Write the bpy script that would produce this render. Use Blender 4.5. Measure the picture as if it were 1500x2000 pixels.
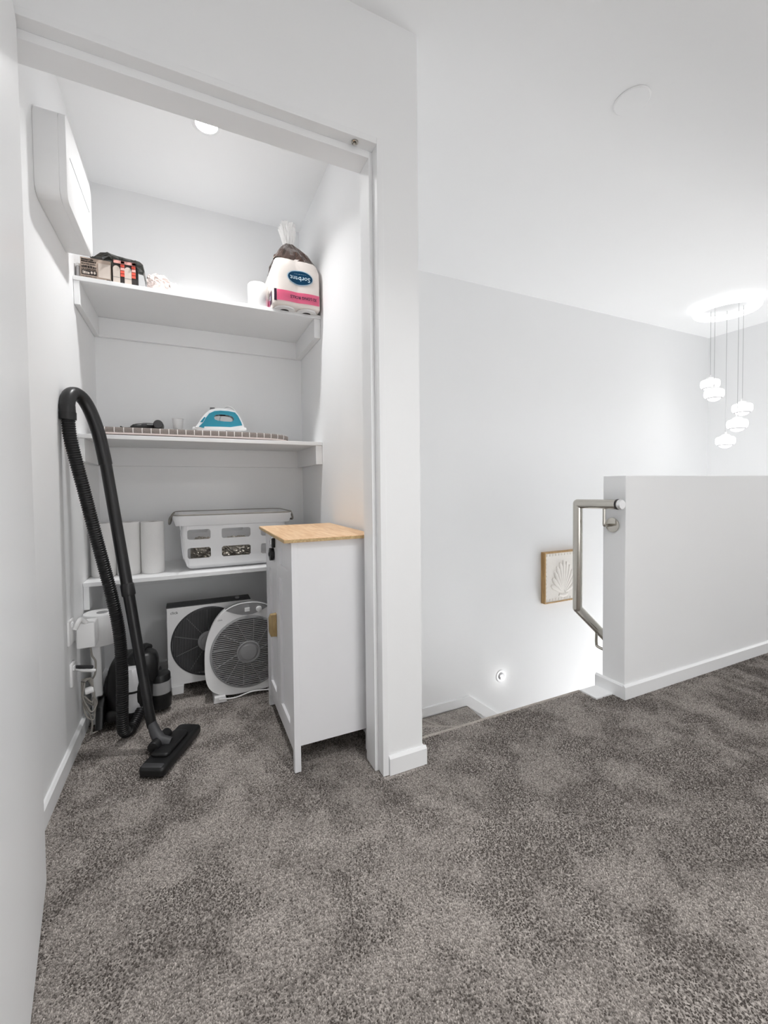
import bpy, bmesh, math, random
import numpy as np
from mathutils import Vector, Matrix, noise as mnoise
for _o in list(bpy.data.objects): bpy.data.objects.remove(_o)
SC = bpy.context.scene
COL = SC.collection
R = math.radians

# ------------------------------------------------------------------ camera
CAM_H = 0.96
YAW, PITCH, ROLL, FPX, CX, CY = 0.4348, -0.0300, -0.0103, 825.56, 752.83, 973.1
def _basis():
    fwd = Vector((math.sin(YAW)*math.cos(PITCH), math.cos(YAW)*math.cos(PITCH), math.sin(PITCH)))
    right = Vector((math.cos(YAW), -math.sin(YAW), 0)); up = right.cross(fwd)
    c, s = math.cos(ROLL), math.sin(ROLL)
    return c*right+s*up, -s*right+c*up, fwd
cd = bpy.data.cameras.new('camera'); cam = bpy.data.objects.new('camera', cd); COL.objects.link(cam)
_r, _u, _f = _basis()
cam.matrix_world = Matrix(((_r.x,_u.x,-_f.x,0),(_r.y,_u.y,-_f.y,0),(_r.z,_u.z,-_f.z,CAM_H),(0,0,0,1)))
cd.sensor_width = 36; cd.sensor_fit = 'AUTO'; cd.lens = FPX/2000*36
cd.shift_x = (750-CX)/2000; cd.shift_y = (CY-1000)/2000
cd.clip_start = 0.02; cd.clip_end = 100
SC.camera = cam

# ------------------------------------------------------------------ world, exposure
w = bpy.data.worlds.new('world'); SC.world = w; w.use_nodes = True
w.node_tree.nodes['Background'].inputs[0].default_value = (1.0, 1.0, 1.0, 1)
w.node_tree.nodes['Background'].inputs[1].default_value = 3.5
SC.view_settings.view_transform = 'Standard'; SC.view_settings.look = 'None'
SC.view_settings.exposure = 0.08; SC.view_settings.gamma = 1.0
SC.view_settings.use_curve_mapping = False
SC.cycles.use_denoising = True
SC.cycles.max_bounces = 12; SC.cycles.diffuse_bounces = 8; SC.cycles.transparent_max_bounces = 16
SC.cycles.sample_clamp_indirect = 6.0
SC.cycles.caustics_reflective = False; SC.cycles.caustics_refractive = False

def area(name, loc, size, watts, rot=(0,0,0), size_y=None, disk=False, spread=180, col=(1,1,1)):
    l = bpy.data.lights.new(name, 'AREA'); l.energy = watts; l.color = col
    l.shape = 'DISK' if disk else ('RECTANGLE' if size_y else 'SQUARE'); l.size = size
    if size_y: l.size_y = size_y
    l.spread = R(spread)
    o = bpy.data.objects.new(name, l); COL.objects.link(o); o.location = loc; o.rotation_euler = rot
    return o
# unseen hall ceiling lamps added as fill, behind and beside the viewer
for x, y, wt, sp in ((1.1,-0.9,12.0,180), (0.7,0.1,7.6,115)):
    area('hall_fill_lamp', (x,y,2.425), 0.16, wt, disk=True, spread=sp)
# unseen fill light added below the stairs, shining up the stairwell
area('stair_fill_light', (3.2,1.95,-2.6), 2.8, 112.0, (R(180),0,0), 1.1)
# ------------------------------------------------------------------ helpers
def lin(c):
    c = c/255.0
    return c/12.92 if c <= 0.04045 else ((c+0.055)/1.055)**2.4
def C(r, g=None, b=None):
    if g is None: g = b = r
    return (lin(r), lin(g), lin(b), 1)
MATS = {}
def mat(name, col, rough=0.5, metal=0.0, var=0.04, scale=30.0, bump=0.0, bscale=None, emit=0, ecol=None, trans=0.0, alpha=1.0, coat=0.0, ior=1.45, spec=None):
    m = bpy.data.materials.new(name); m.use_nodes = True; nt = m.node_tree; p = nt.nodes['Principled BSDF']
    tc = nt.nodes.new('ShaderNodeTexCoord')
    n = nt.nodes.new('ShaderNodeTexNoise'); n.inputs['Scale'].default_value = scale; n.inputs['Detail'].default_value = 4
    nt.links.new(tc.outputs['Object'], n.inputs['Vector'])
    mx = nt.nodes.new('ShaderNodeMix'); mx.data_type = 'RGBA'
    lo = tuple(max(0,c*(1-var)) for c in col[:3])+(1,); hi = tuple(min(1,c*(1+var)) for c in col[:3])+(1,)
    mx.inputs[6].default_value = lo; mx.inputs[7].default_value = hi
    nt.links.new(n.outputs['Fac'], mx.inputs[0]); nt.links.new(mx.outputs[2], p.inputs['Base Color'])
    p.inputs['Roughness'].default_value = rough; p.inputs['Metallic'].default_value = metal
    p.inputs['Transmission Weight'].default_value = trans; p.inputs['Alpha'].default_value = alpha
    p.inputs['Coat Weight'].default_value = coat; p.inputs['IOR'].default_value = ior
    if spec is not None: p.inputs['Specular IOR Level'].default_value = spec
    if emit:
        p.inputs['Emission Color'].default_value = ecol or (1,1,1,1); p.inputs['Emission Strength'].default_value = emit
    if bump:
        b = nt.nodes.new('ShaderNodeBump'); b.inputs['Strength'].default_value = bump; b.inputs['Distance'].default_value = 0.004
        n2 = nt.nodes.new('ShaderNodeTexNoise'); n2.inputs['Scale'].default_value = bscale or scale; n2.inputs['Detail'].default_value = 3
        nt.links.new(tc.outputs['Object'], n2.inputs['Vector'])
        nt.links.new(n2.outputs['Fac'], b.inputs['Height']); nt.links.new(b.outputs['Normal'], p.inputs['Normal'])
    MATS[name] = m
    return m

M_WALL = mat('wall_paint', C(240,240.7,241.3), 0.6, var=0.008, scale=3, bump=0.03, bscale=180)
M_CEIL = mat('ceiling_paint', C(242,242.7,243.3), 0.7, var=0.008, scale=3, bump=0.02, bscale=150)
M_TRIM = mat('trim_enamel', C(239,239.7,240.4), 0.35, var=0.008, scale=4)
M_WHITE = mat('white_plastic', C(238,238,238), 0.35, var=0.015)
M_SHELF = mat('shelf_paint', C(237,237.7,238.4), 0.5, var=0.012, scale=12)
M_CAB = mat('cabinet_white', C(231,231,233), 0.4, var=0.01)
M_BLACK = mat('black_plastic', C(24,24,25), 0.38, var=0.2, scale=60)
M_HOSE = mat('hose_plastic', C(17,17,18), 0.35, var=0.15)
M_WAND = mat('wand_plastic', C(32,32,33), 0.35, var=0.12, scale=40)
M_DARK = mat('dark_grey_plastic', C(62,62,64), 0.5, var=0.1)
M_GREY = mat('grey_plastic', C(150,150,151), 0.45, var=0.06)
M_LGREY = mat('pale_grey_cord', C(186,186,187), 0.5, var=0.04)
M_MGREY = mat('mid_grey_plastic', C(105,105,107), 0.5, var=0.06)
M_STEEL = mat('brushed_steel', C(196,192,184), 0.17, 1.0, var=0.05, scale=20)
M_CHROME = mat('chrome', C(225,225,226), 0.08, 1.0, var=0.02)
M_SATIN = mat('satin_metal', C(235,235,236), 0.45, 0.85, var=0.02)
M_SILVER = mat('silver_plastic', C(190,190,192), 0.25, 0.5, var=0.08)
M_BIN = mat('bright_bin_plastic', C(222,222,224), 0.2, 0.2, var=0.06)
M_CARD = mat('cardboard', C(188,170,156), 0.8, var=0.06, scale=50)
M_CARDL = mat('pale_card', C(206,194,184), 0.8, var=0.04)
M_INK = mat('dark_ink', C(46,40,38), 0.7, var=0.05)
M_RED = mat('red_ink', C(232,92,74), 0.6, var=0.08)
M_PINKCARD = mat('salmon_ink', C(240,176,168), 0.6, var=0.05)
M_PAPER = mat('tissue_paper', C(226,225,224), 0.9, var=0.015, scale=60, bump=0.25, bscale=260)
M_CORE = mat('card_core', C(120,108,98), 0.9, var=0.05)
M_BAG = mat('wrap_plastic', C(226,218,212), 0.35, var=0.03, scale=18, bump=0.25, bscale=30)
M_BROWN = mat('film_brown_reflection', C(74,52,42), 0.12, 0.35, var=0.8, scale=45, bump=0.8, bscale=45, coat=0.6)  # clear film; the brown reflection it shows is put into the colour
M_FRILL = mat('clear_film', C(246,245,244), 0.25, var=0.04, scale=40, bump=0.4, bscale=60)
M_PINK = mat('pink_ink', C(246,134,172), 0.4, var=0.04)
M_BLUE = mat('blue_ink', C(18,84,124), 0.35, var=0.25, scale=25)
M_PALEB = mat('pale_blue_ink', C(206,230,243), 0.4, var=0.02)
M_PLUM = mat('plum_ink', C(70,42,66), 0.4, var=0.1)
M_TEAL = mat('teal_plastic', C(24,132,156), 0.25, var=0.12, scale=25, coat=0.3)
M_BASK = mat('basket_plastic', C(226,226,227), 0.42, var=0.015)
M_RIMG = mat('basket_rubber', C(138,134,128), 0.6, var=0.06)
M_FOIL = mat('foil', C(176,170,160), 0.2, 0.9, var=0.35, scale=30, bump=0.7, bscale=45)
M_BLKBAG = mat('black_film', C(116,116,112), 0.2, var=0.6, scale=40, bump=0.7, bscale=60, coat=0.4)
M_CLOTH = mat('white_cloth', C(226,212,207), 0.6, var=0.08, scale=30, bump=0.5, bscale=40)
M_CORD = mat('grey_cord', C(150,146,140), 0.5, var=0.1)
M_LAMP = mat('lamp_glow', (1,1,1,1), 0.4, emit=55.0, var=0)
M_RING = mat('ring_glow', (1,1,1,1), 0.4, emit=0.9, var=0)
M_GLOBE = mat('globe_glow', (1,1,1,1), 0.3, emit=1.15, var=0)
M_GLASS = mat('globe_glass', C(225,225,225), 0.1, var=0, trans=0.3, emit=0.25)
M_ART = mat('plaster_relief', C(236,232,226), 0.75, var=0.02, scale=60, bump=0.2, bscale=120)
M_STEP = mat('step_lamp_glow', (1,1,1,1), 0.4, emit=6.0, var=0)

def wood_mat(name, c1, c2, axis='X', sc=9.0):
    m = bpy.data.materials.new(name); m.use_nodes = True; nt = m.node_tree; p = nt.nodes['Principled BSDF']
    tc = nt.nodes.new('ShaderNodeTexCoord'); mp = nt.nodes.new('ShaderNodeMapping')
    mp.inputs['Scale'].default_value = (1.5,14,14) if axis == 'X' else ((14,1.5,14) if axis == 'Y' else (14,14,1.5))
    n = nt.nodes.new('ShaderNodeTexNoise'); n.inputs['Scale'].default_value = sc; n.inputs['Detail'].default_value = 6; n.inputs['Distortion'].default_value = 0.6
    cr = nt.nodes.new('ShaderNodeValToRGB'); cr.color_ramp.elements[0].position = 0.35; cr.color_ramp.elements[1].position = 0.65
    cr.color_ramp.elements[0].color = c1; cr.color_ramp.elements[1].color = c2
    nt.links.new(tc.outputs['Object'], mp.inputs['Vector']); nt.links.new(mp.outputs[0], n.inputs['Vector'])
    nt.links.new(n.outputs['Fac'], cr.inputs[0]); nt.links.new(cr.outputs[0], p.inputs['Base Color'])
    p.inputs['Roughness'].default_value = 0.45
    return m
M_OAK = wood_mat('bamboo_top', C(220,178,134), C(240,206,168), 'Y', 5)
M_OAKE = wood_mat('bamboo_edge', C(176,146,100), C(206,180,132), 'Y', 6)
M_WOODH = wood_mat('handle_wood', C(150,126,84), C(186,160,112), 'Z', 6)
M_FRAME = wood_mat('frame_oak', C(158,122,74), C(196,160,108), 'Z', 6)

def grid_fabric():
    m = bpy.data.materials.new('grid_fabric'); m.use_nodes = True; nt = m.node_tree; p = nt.nodes['Principled BSDF']
    tc = nt.nodes.new('ShaderNodeTexCoord'); sx = nt.nodes.new('ShaderNodeSeparateXYZ'); nt.links.new(tc.outputs['Object'], sx.inputs[0])
    outs = []
    for k in (0, 1):
        a = nt.nodes.new('ShaderNodeMath'); a.operation = 'MULTIPLY'; a.inputs[1].default_value = 1/0.034
        nt.links.new(sx.outputs[k], a.inputs[0])
        f = nt.nodes.new('ShaderNodeMath'); f.operation = 'FRACT'; nt.links.new(a.outputs[0], f.inputs[0])
        l = nt.nodes.new('ShaderNodeMath'); l.operation = 'LESS_THAN'; l.inputs[1].default_value = 0.09; nt.links.new(f.outputs[0], l.inputs[0]); outs.append(l)
    ge = nt.nodes.new('ShaderNodeNewGeometry'); sn = nt.nodes.new('ShaderNodeSeparateXYZ'); nt.links.new(ge.outputs['Normal'], sn.inputs[0])
    up = nt.nodes.new('ShaderNodeMath'); up.operation = 'GREATER_THAN'; up.inputs[1].default_value = 0.7; nt.links.new(sn.outputs[2], up.inputs[0])
    ml = nt.nodes.new('ShaderNodeMath'); ml.operation = 'MULTIPLY'; nt.links.new(outs[1].outputs[0], ml.inputs[0]); nt.links.new(up.outputs[0], ml.inputs[1])
    mx0 = nt.nodes.new('ShaderNodeMath'); mx0.operation = 'MAXIMUM'; nt.links.new(outs[0].outputs[0], mx0.inputs[0]); nt.links.new(ml.outputs[0], mx0.inputs[1])
    n = nt.nodes.new('ShaderNodeTexNoise'); n.inputs['Scale'].default_value = 220; nt.links.new(tc.outputs['Object'], n.inputs['Vector'])
    c = nt.nodes.new('ShaderNodeMix'); c.data_type = 'RGBA'; c.inputs[6].default_value = C(112,104,100); c.inputs[7].default_value = C(150,140,134); nt.links.new(n.outputs['Fac'], c.inputs[0])
    mx = nt.nodes.new('ShaderNodeMix'); mx.data_type = 'RGBA'; nt.links.new(mx0.outputs[0], mx.inputs[0]); nt.links.new(c.outputs[2], mx.inputs[6]); mx.inputs[7].default_value = C(232,228,224)
    nt.links.new(mx.outputs[2], p.inputs['Base Color']); p.inputs['Roughness'].default_value = 0.9
    return m
M_GRID = grid_fabric()

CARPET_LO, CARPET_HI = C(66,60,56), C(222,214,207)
def carpet_mat(name, attr):
    m = bpy.data.materials.new(name); m.use_nodes = True; nt = m.node_tree; p = nt.nodes['Principled BSDF']
    cr = nt.nodes.new('ShaderNodeValToRGB'); e = cr.color_ramp.elements
    e[0].position = 0.0; e[0].color = CARPET_LO; e[1].position = 1.0; e[1].color = CARPET_HI
    if attr:
        a = nt.nodes.new('ShaderNodeAttribute'); a.attribute_name = 'tone'; nt.links.new(a.outputs['Fac'], cr.inputs[0])
    else:
        tc = nt.nodes.new('ShaderNodeTexCoord'); n = nt.nodes.new('ShaderNodeTexNoise'); n.inputs['Scale'].default_value = 150; n.inputs['Detail'].default_value = 3
        n3 = nt.nodes.new('ShaderNodeTexNoise'); n3.inputs['Scale'].default_value = 6; n3.inputs['Detail'].default_value = 3
        ad = nt.nodes.new('ShaderNodeMath'); ad.operation = 'MULTIPLY_ADD'; ad.inputs[1].default_value = 0.5
        mr = nt.nodes.new('ShaderNodeMapRange'); mr.inputs[1].default_value = 0.45; mr.inputs[2].default_value = 1.1; mr.inputs[3].default_value = 0.0; mr.inputs[4].default_value = 0.95
        nt.links.new(tc.outputs['Object'], n.inputs['Vector']); nt.links.new(tc.outputs['Object'], n3.inputs['Vector'])
        nt.links.new(n3.outputs['Fac'], ad.inputs[0]); nt.links.new(n.outputs['Fac'], ad.inputs[2]); nt.links.new(ad.outputs[0], mr.inputs[0])
        nt.links.new(mr.outputs[0], cr.inputs[0])
        b = nt.nodes.new('ShaderNodeBump'); b.inputs['Strength'].default_value = 0.9; b.inputs['Distance'].default_value = 0.008
        nt.links.new(n.outputs['Fac'], b.inputs['Height']); nt.links.new(b.outputs['Normal'], p.inputs['Normal'])
    nt.links.new(cr.outputs[0], p.inputs['Base Color']); p.inputs['Roughness'].default_value = 0.95; p.inputs['Specular IOR Level'].default_value = 0.15
    return m
M_CARPET = carpet_mat('carpet', False); M_PILE = carpet_mat('carpet_tufts', True)

M_NOSE = mat('carpet_nosing', C(172,165,158), 0.95, var=0.25, scale=160, bump=0.8, bscale=220, spec=0.1)  # paler edge: spread pile, plus light caught there put into the colour
# ---- mesh building (all coordinates are world; finish() shifts them to the thing's base)
def NB(): return bmesh.new()
def box(bm, x0, x1, y0, y1, z0, z1, bev=0.0, seg=2):
    vs = [bm.verts.new(p) for p in ((x0,y0,z0),(x1,y0,z0),(x1,y1,z0),(x0,y1,z0),(x0,y0,z1),(x1,y0,z1),(x1,y1,z1),(x0,y1,z1))]
    fs = [bm.faces.new([vs[i] for i in q]) for q in ((3,2,1,0),(4,5,6,7),(0,1,5,4),(1,2,6,5),(2,3,7,6),(3,0,4,7))]
    if bev:
        es = list({e for f in fs for e in f.edges})
        bmesh.ops.bevel(bm, geom=es, offset=bev, segments=seg, profile=0.5, affect='EDGES')
    return bm
def ring(bm, pts): return [bm.verts.new(p) for p in pts]
def bridge(bm, a, b):
    n = len(a)
    for i in range(n): bm.faces.new((a[i], a[(i+1) % n], b[(i+1) % n], b[i]))
def frame_of(d):
    d = Vector(d).normalized(); a = Vector((0,0,1)) if abs(d.z) < 0.9 else Vector((1,0,0))
    u = a.cross(d).normalized(); return u, d.cross(u)
def tube(bm, pts, r, n=12, caps=True, closed=False):
    pts = [Vector(p) for p in pts]; k = len(pts)
    rs = r if isinstance(r, (list, tuple)) else [r]*k
    prev = None; rings = []
    u = None
    for i, p in enumerate(pts):
        if closed: t = pts[(i+1) % k]-pts[i-1]
        else: t = pts[min(i+1,k-1)]-pts[max(i-1,0)]
        t.normalize()
        if u is None: u, v = frame_of(t)
        else:
            u = (u-t*u.dot(t)); u.normalize(); v = t.cross(u)
        rings.append(ring(bm, [p+(u*math.cos(2*math.pi*j/n)+v*math.sin(2*math.pi*j/n))*rs[i] for j in range(n)]))
    for i in range(k-1): bridge(bm, rings[i], rings[i+1])
    if closed: bridge(bm, rings[-1], rings[0])
    elif caps:
        bm.faces.new(list(reversed(rings[0]))); bm.faces.new(rings[-1])
    return bm
def cyl(bm, p0, p1, r0, r1=None, n=24, bev=0.0):
    r1 = r0 if r1 is None else r1
    p0 = Vector(p0); p1 = Vector(p1)
    if bev:
        d = (p1-p0).normalized()*bev
        return tube(bm, [p0, p0+d*0.3, p0+d, p1-d, p1-d*0.3, p1], [r0-bev, r0-bev*0.3, r0, r1, r1-bev*0.3, r1-bev], n)
    return tube(bm, [p0, p1], [r0, r1], n)
def lathe(bm, prof, c, axis=(0,0,1), n=32, cap0=True, cap1=True):
    """prof: (radius, distance along axis)"""
    ax = Vector(axis).normalized(); u, v = frame_of(ax); c = Vector(c); rings = []
    for r, h in prof:
        rings.append(ring(bm, [c+ax*h+(u*math.cos(2*math.pi*j/n)+v*math.sin(2*math.pi*j/n))*max(r,1e-5) for j in range(n)]))
    for a, b in zip(rings, rings[1:]): bridge(bm, a, b)
    if cap0: bm.faces.new(list(reversed(rings[0])))
    if cap1: bm.faces.new(rings[-1])
    return bm
def prism(bm, poly, ext, bev=0.0, seg=2):
    """poly: 3-D points of a planar outline, ext: extrusion vector"""
    a = ring(bm, poly); b = ring(bm, [Vector(p)+Vector(ext) for p in poly])
    fs = [bm.faces.new(list(reversed(a))), bm.faces.new(b)]
    n = len(a)
    for i in range(n): fs.append(bm.faces.new((a[i], a[(i+1) % n], b[(i+1) % n], b[i])))
    if bev:
        es = [e for e in fs[0].edges]+[e for e in fs[1].edges]
        bmesh.ops.bevel(bm, geom=es, offset=bev, segments=seg, profile=0.5, affect='EDGES')
    return bm
def ellipsoid(bm, c, r, nu=24, nv=14, fn=None):
    c = Vector(c); rings = []
    for i in range(1, nv):
        th = math.pi*i/nv; pr = []
        for j in range(nu):
            ph = 2*math.pi*j/nu
            d = Vector((math.sin(th)*math.cos(ph), math.sin(th)*math.sin(ph), math.cos(th)))
            k = fn(d) if fn else 1.0
            pr.append(c+Vector((d.x*r[0]*k, d.y*r[1]*k, d.z*r[2]*k)))
        rings.append(ring(bm, pr))
    for a, b in zip(rings, rings[1:]): bridge(bm, a, b)
    top = bm.verts.new(c+Vector((0,0,r[2]*(fn(Vector((0,0,1))) if fn else 1)))); bot = bm.verts.new(c-Vector((0,0,r[2]*(fn(Vector((0,0,-1))) if fn else 1))))
    for i in range(nu):
        bm.faces.new((top, rings[0][i], rings[0][(i+1) % nu])); bm.faces.new((bot, rings[-1][(i+1) % nu], rings[-1][i]))
    return bm
def rrect(x0, x1, y0, y1, r, n=5):
    out = []
    for cx, cy, a0 in ((x1-r,y1-r,0),(x0+r,y1-r,90),(x0+r,y0+r,180),(x1-r,y0+r,270)):
        for i in range(n+1):
            a = R(a0+90*i/n); out.append((cx+r*math.cos(a), cy+r*math.sin(a)))
    return out
def smooth_path(pts, n=8):
    """Catmull-Rom through the points"""
    P = [Vector(p) for p in pts]; P = [2*P[0]-P[1]]+P+[2*P[-1]-P[-2]]; out = []
    for i in range(1, len(P)-2):
        for k in range(n):
            t = k/n; a, b, c, d = P[i-1:i+3]
            out.append(0.5*((2*b)+(c-a)*t+(2*a-5*b+4*c-d)*t*t+(3*b-a-3*c+d)*t**3))
    out.append(P[-2]); return out
def finish(name, bm, m, parent=None, smooth=None, org=None):
    if parent is not None: org = Vector(parent['_org'])
    elif org is None: org = Vector((0,0,0))
    else: org = Vector(org)
    bmesh.ops.recalc_face_normals(bm, faces=bm.faces)
    bmesh.ops.translate(bm, verts=bm.verts, vec=-org)
    if smooth is not None:
        for f in bm.faces: f.smooth = True
    me = bpy.data.meshes.new(name); bm.to_mesh(me); bm.free()
    if smooth is not None and smooth < 180: me.set_sharp_from_angle(angle=R(smooth))
    me.materials.append(m)
    o = bpy.data.objects.new(name, me); COL.objects.link(o)
    if parent is not None: o.parent = parent
    else: o.location = org
    o['_org'] = list(org)
    return o
def struct(name, bm, m, smooth=None, parent=None):
    o = finish(name, bm, m, parent, smooth)
    if parent is None: o['kind'] = 'structure'
    return o
def thing(name, label, cat, org, group=None):
    o = bpy.data.objects.new(name, None); COL.objects.link(o); o.location = org; o.empty_display_size = 0.05
    o['_org'] = list(org); o['label'] = label; o['category'] = cat; o['kind'] = 'thing'
    if group: o['group'] = group
    return o
def tag(o, label, cat, group=None):
    o['label'] = label; o['category'] = cat; o['kind'] = 'thing'
    if group: o['group'] = group
    return o
def text_bm(body, size, fn, ext=0.0006, bold=0.0):
    cu = bpy.data.curves.new('lettering', 'FONT'); cu.body = body; cu.size = size; cu.align_x = 'CENTER'; cu.align_y = 'CENTER'; cu.offset = bold; cu.resolution_u = 2
    ob = bpy.data.objects.new('lettering', cu); COL.objects.link(ob)
    dg = bpy.context.evaluated_depsgraph_get(); me = bpy.data.meshes.new_from_object(ob.evaluated_get(dg))
    bpy.data.objects.remove(ob); bpy.data.curves.remove(cu)
    bm = NB(); bm.from_mesh(me); bpy.data.meshes.remove(me)
    for v in bm.verts: v.co = Vector(fn(v.co.x, v.co.y))
    return bm

# ------------------------------------------------------------------ measurements (metres)
YD, YB = 1.25, 2.479            # hall face of the door wall, back of the closet
XL, XR, XC = -0.40, 0.613, 0.711  # closet left, closet right, outer corner
H = 2.438; ZD = 2.036            # ceiling, head of the opening
XJ = 0.56                        # right jamb
YW = 1.358                        # closet face of the door wall
YS, XE = 2.573, 4.877            # far stair wall, east wall
XH, YH, TH, ZH = 1.739, 1.238, 0.112, 0.993  # half wall
YN = 1.385                       # landing edge
Z1, Z2, Z3, YSH = 1.809, 1.182, 0.577, 2.063

# ------------------------------------------------------------------ room shell
bm = NB()
poly = [(-1.3,-3.0,0),(7.2,-3.0,0),(7.2,YH+0.06,0),(1.64,YH+0.06,0),(1.63,YN,0),(0.70,YN,0),(0.70,YB+0.02,0),(XL-0.02,YB+0.02,0),(XL-0.02,YD+0.02,0),(-1.3,YD+0.02,0)]
prism(bm, [(x,y,-0.03) for x,y,z in poly], (0,0,0.028))
floor = struct('floor', bm, M_CARPET)
bm = NB(); box(bm, 0.70, XE, YN-0.012, YN-0.002, -0.22, -0.03); struct('trim_1', bm, M_CARPET)   # first riser under the landing
bm = NB(); box(bm, -1.4, 7.3, -3.1, YS+0.1, H, H+0.1); struct('ceiling', bm, M_CEIL)
# door wall: header and pier as one U-shaped wall
bm = NB()
prism(bm, [(-1.3,YD,0),(-0.385,YD,0),(-0.385,YD,ZD+0.02),(XJ+0.02,YD,ZD+0.02),(XJ+0.02,YD,0),(XC,YD,0),(XC,YD,H),(-1.3,YD,H)], (0,YW-YD,0))
struct('wall_front', bm, M_WALL)
bm = NB(); box(bm, XL-0.1, XL, YW, YB+0.1, 0, H); struct('wall_left', bm, M_WALL)
bm = NB(); box(bm, XL, XR, YB, YB+0.1, 0, H); struct('wall_back', bm, M_WALL)
bm = NB(); box(bm, XR, XC, YW, YS, -2.8, H); struct('wall_right', bm, M_WALL)
bm = NB(); box(bm, XC, XE+0.1, YS, YS+0.1, -2.8, H); struct('wall_stair', bm, M_WALL)
bm = NB(); box(bm, XE, XE+0.1, YH+TH, YS, -2.8, H); struct('wall_east', bm, M_WALL)
bm = NB(); box(bm, XH, 7.2, YH, YH+TH, -0.25, ZH, 0.003); struct('wall_half', bm, M_WALL)
bm = NB(); box(bm, XH+0.02, 7.2, YH+0.02, YH+TH, -2.8, -0.25); struct('wall_below', bm, M_WALL)
bm = NB(); box(bm, -1.4, -1.3, -3.0, YD, 0, H); struct('wall_west', bm, M_WALL)

def wall_with_opening(name, ax, p, th, a0, a1, b0, b1, z0, z1):
    # a wall in the plane ax = p with one added opening for light b0..b1, z0..z1
    bm = NB()
    for u0,u1,w0,w1 in ((a0,b0,0,H),(b1,a1,0,H),(b0,b1,0,z0),(b0,b1,z1,H)):
        if ax == 'y': box(bm, u0, u1, p, p+th, w0, w1)
        else: box(bm, p, p+th, u0, u1, w0, w1)
    return struct(name, bm, M_WALL)
def fill_window_frame(name, ax, p, b0, b1, z0, z1):
    bm = NB(); f = 0.05; m = (b0+b1)/2
    for u0,u1,w0,w1 in ((b0,b0+f,z0,z1),(b1-f,b1,z0,z1),(b0+f,b1-f,z0,z0+f),(b0+f,b1-f,z1-f,z1),(m-f/2,m+f/2,z0+f,z1-f)):
        if ax == 'y': box(bm, u0, u1, p, p+0.05, w0, w1, 0.002)
        else: box(bm, p, p+0.05, u0, u1, w0, w1, 0.002)
    return struct(name, bm, M_TRIM)
wall_with_opening('wall_south', 'y', -2.1, 0.1, -1.3, 7.2, 0.0, 1.8, 0.2, 1.5); fill_window_frame('fill_window_1', 'y', -2.08, 0.0, 1.8, 0.2, 1.5)  # unseen window added behind the viewer to let fill light in
wall_with_opening('wall_hall_end', 'x', 7.2, 0.1, -2.1, YH+TH, -1.15, 1.15, 0.25, 2.25); fill_window_frame('fill_window_2', 'x', 7.22, -1.15, 1.15, 0.25, 2.25)  # second unseen window, added for fill light from the hall end

# floor carpet pile
def pile():
    rng = np.random.default_rng(4)
    sp = 0.0043
    xs = np.arange(-0.42, 4.3, sp); ys = np.arange(-0.05, YB, sp)
    X, Y = np.meshgrid(xs, ys); X = X.ravel(); Y = Y.ravel()
    X = X+rng.uniform(-.5,.5,X.size)*sp; Y = Y+rng.uniform(-.5,.5,Y.size)*sp
    ok = (Y < YH-0.012) | ((X > XC+0.002) & (X < 1.622) & (Y < YN-0.008)) | ((X > 1.62) & (X < XH-0.012) & (Y < 1.288)) | ((X > XL+0.014) & (X < XR-0.014) & (Y > YW) & (Y < YB-0.01)) | ((X > -0.385) & (X < XJ) & (Y < YW+0.01))
    ok &= (X < 2.6) | (Y > 0.2)
    X = X[ok]; Y = Y[ok]; n = X.size
    # brushed nap: its sheen put into the tone by a smooth random field
    def field(s, seed):
        g = np.random.default_rng(seed).uniform(-1,1,(64,64)); fx = (X+2)/s; fy = (Y+2)/s
        ix = np.floor(fx).astype(int); iy = np.floor(fy).astype(int); tx = fx-ix; ty = fy-iy
        tx = tx*tx*(3-2*tx); ty = ty*ty*(3-2*ty); G = lambda a,b: g[a % 64, b % 64]
        return (G(ix,iy)*(1-tx)+G(ix+1,iy)*tx)*(1-ty)+(G(ix,iy+1)*(1-tx)+G(ix+1,iy+1)*tx)*ty
    nap = np.tanh(2.8*(0.50*field(0.19,1)+0.60*field(0.088,2)+0.45*field(0.043,3)))
    ang = rng.uniform(0,6.283,n)
    lean = 0.0036*np.sqrt(rng.uniform(0,1,n))
    hgt = 0.0046+rng.uniform(-.0016,.0016,n)+0.0006*nap
    rad = sp*rng.uniform(0.55,0.95,n)
    a0 = rng.uniform(0,6.28,n)
    V = np.zeros((n,4,3))
    for k in range(3):
        V[:,k,0] = X+rad*np.cos(a0+2.094*k); V[:,k,1] = Y+rad*np.sin(a0+2.094*k); V[:,k,2] = -0.003
    V[:,3,0] = X+lean*np.cos(ang); V[:,3,1] = Y+lean*np.sin(ang); V[:,3,2] = hgt-0.003
    F = np.array([[0,1,3],[1,2,3],[2,0,3]]); idx = (np.arange(n)[:,None,None]*4+F[None]).reshape(-1)
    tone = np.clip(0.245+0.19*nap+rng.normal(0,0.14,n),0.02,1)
    T = np.stack([tone*0.12]*3+[np.clip(tone*1.75+0.05,0,1.25)],1).ravel()  # shade between tufts put into the colour: dark base, bright tip
    me = bpy.data.meshes.new('carpet_pile'); me.vertices.add(n*4); me.vertices.foreach_set('co', V.ravel())
    me.loops.add(n*9); me.loops.foreach_set('vertex_index', idx); me.polygons.add(n*3)
    me.polygons.foreach_set('loop_start', np.arange(n*3)*3); me.update(calc_edges=True)
    at = me.attributes.new('tone', 'FLOAT', 'POINT'); at.data.foreach_set('value', T.astype(np.float32))
    me.materials.append(M_PILE)
    o = bpy.data.objects.new('carpet_pile', me); COL.objects.link(o); o.parent = floor; o['kind'] = 'stuff'; o['label'] = 'taupe brown cut pile of the carpet'
pile()
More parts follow.
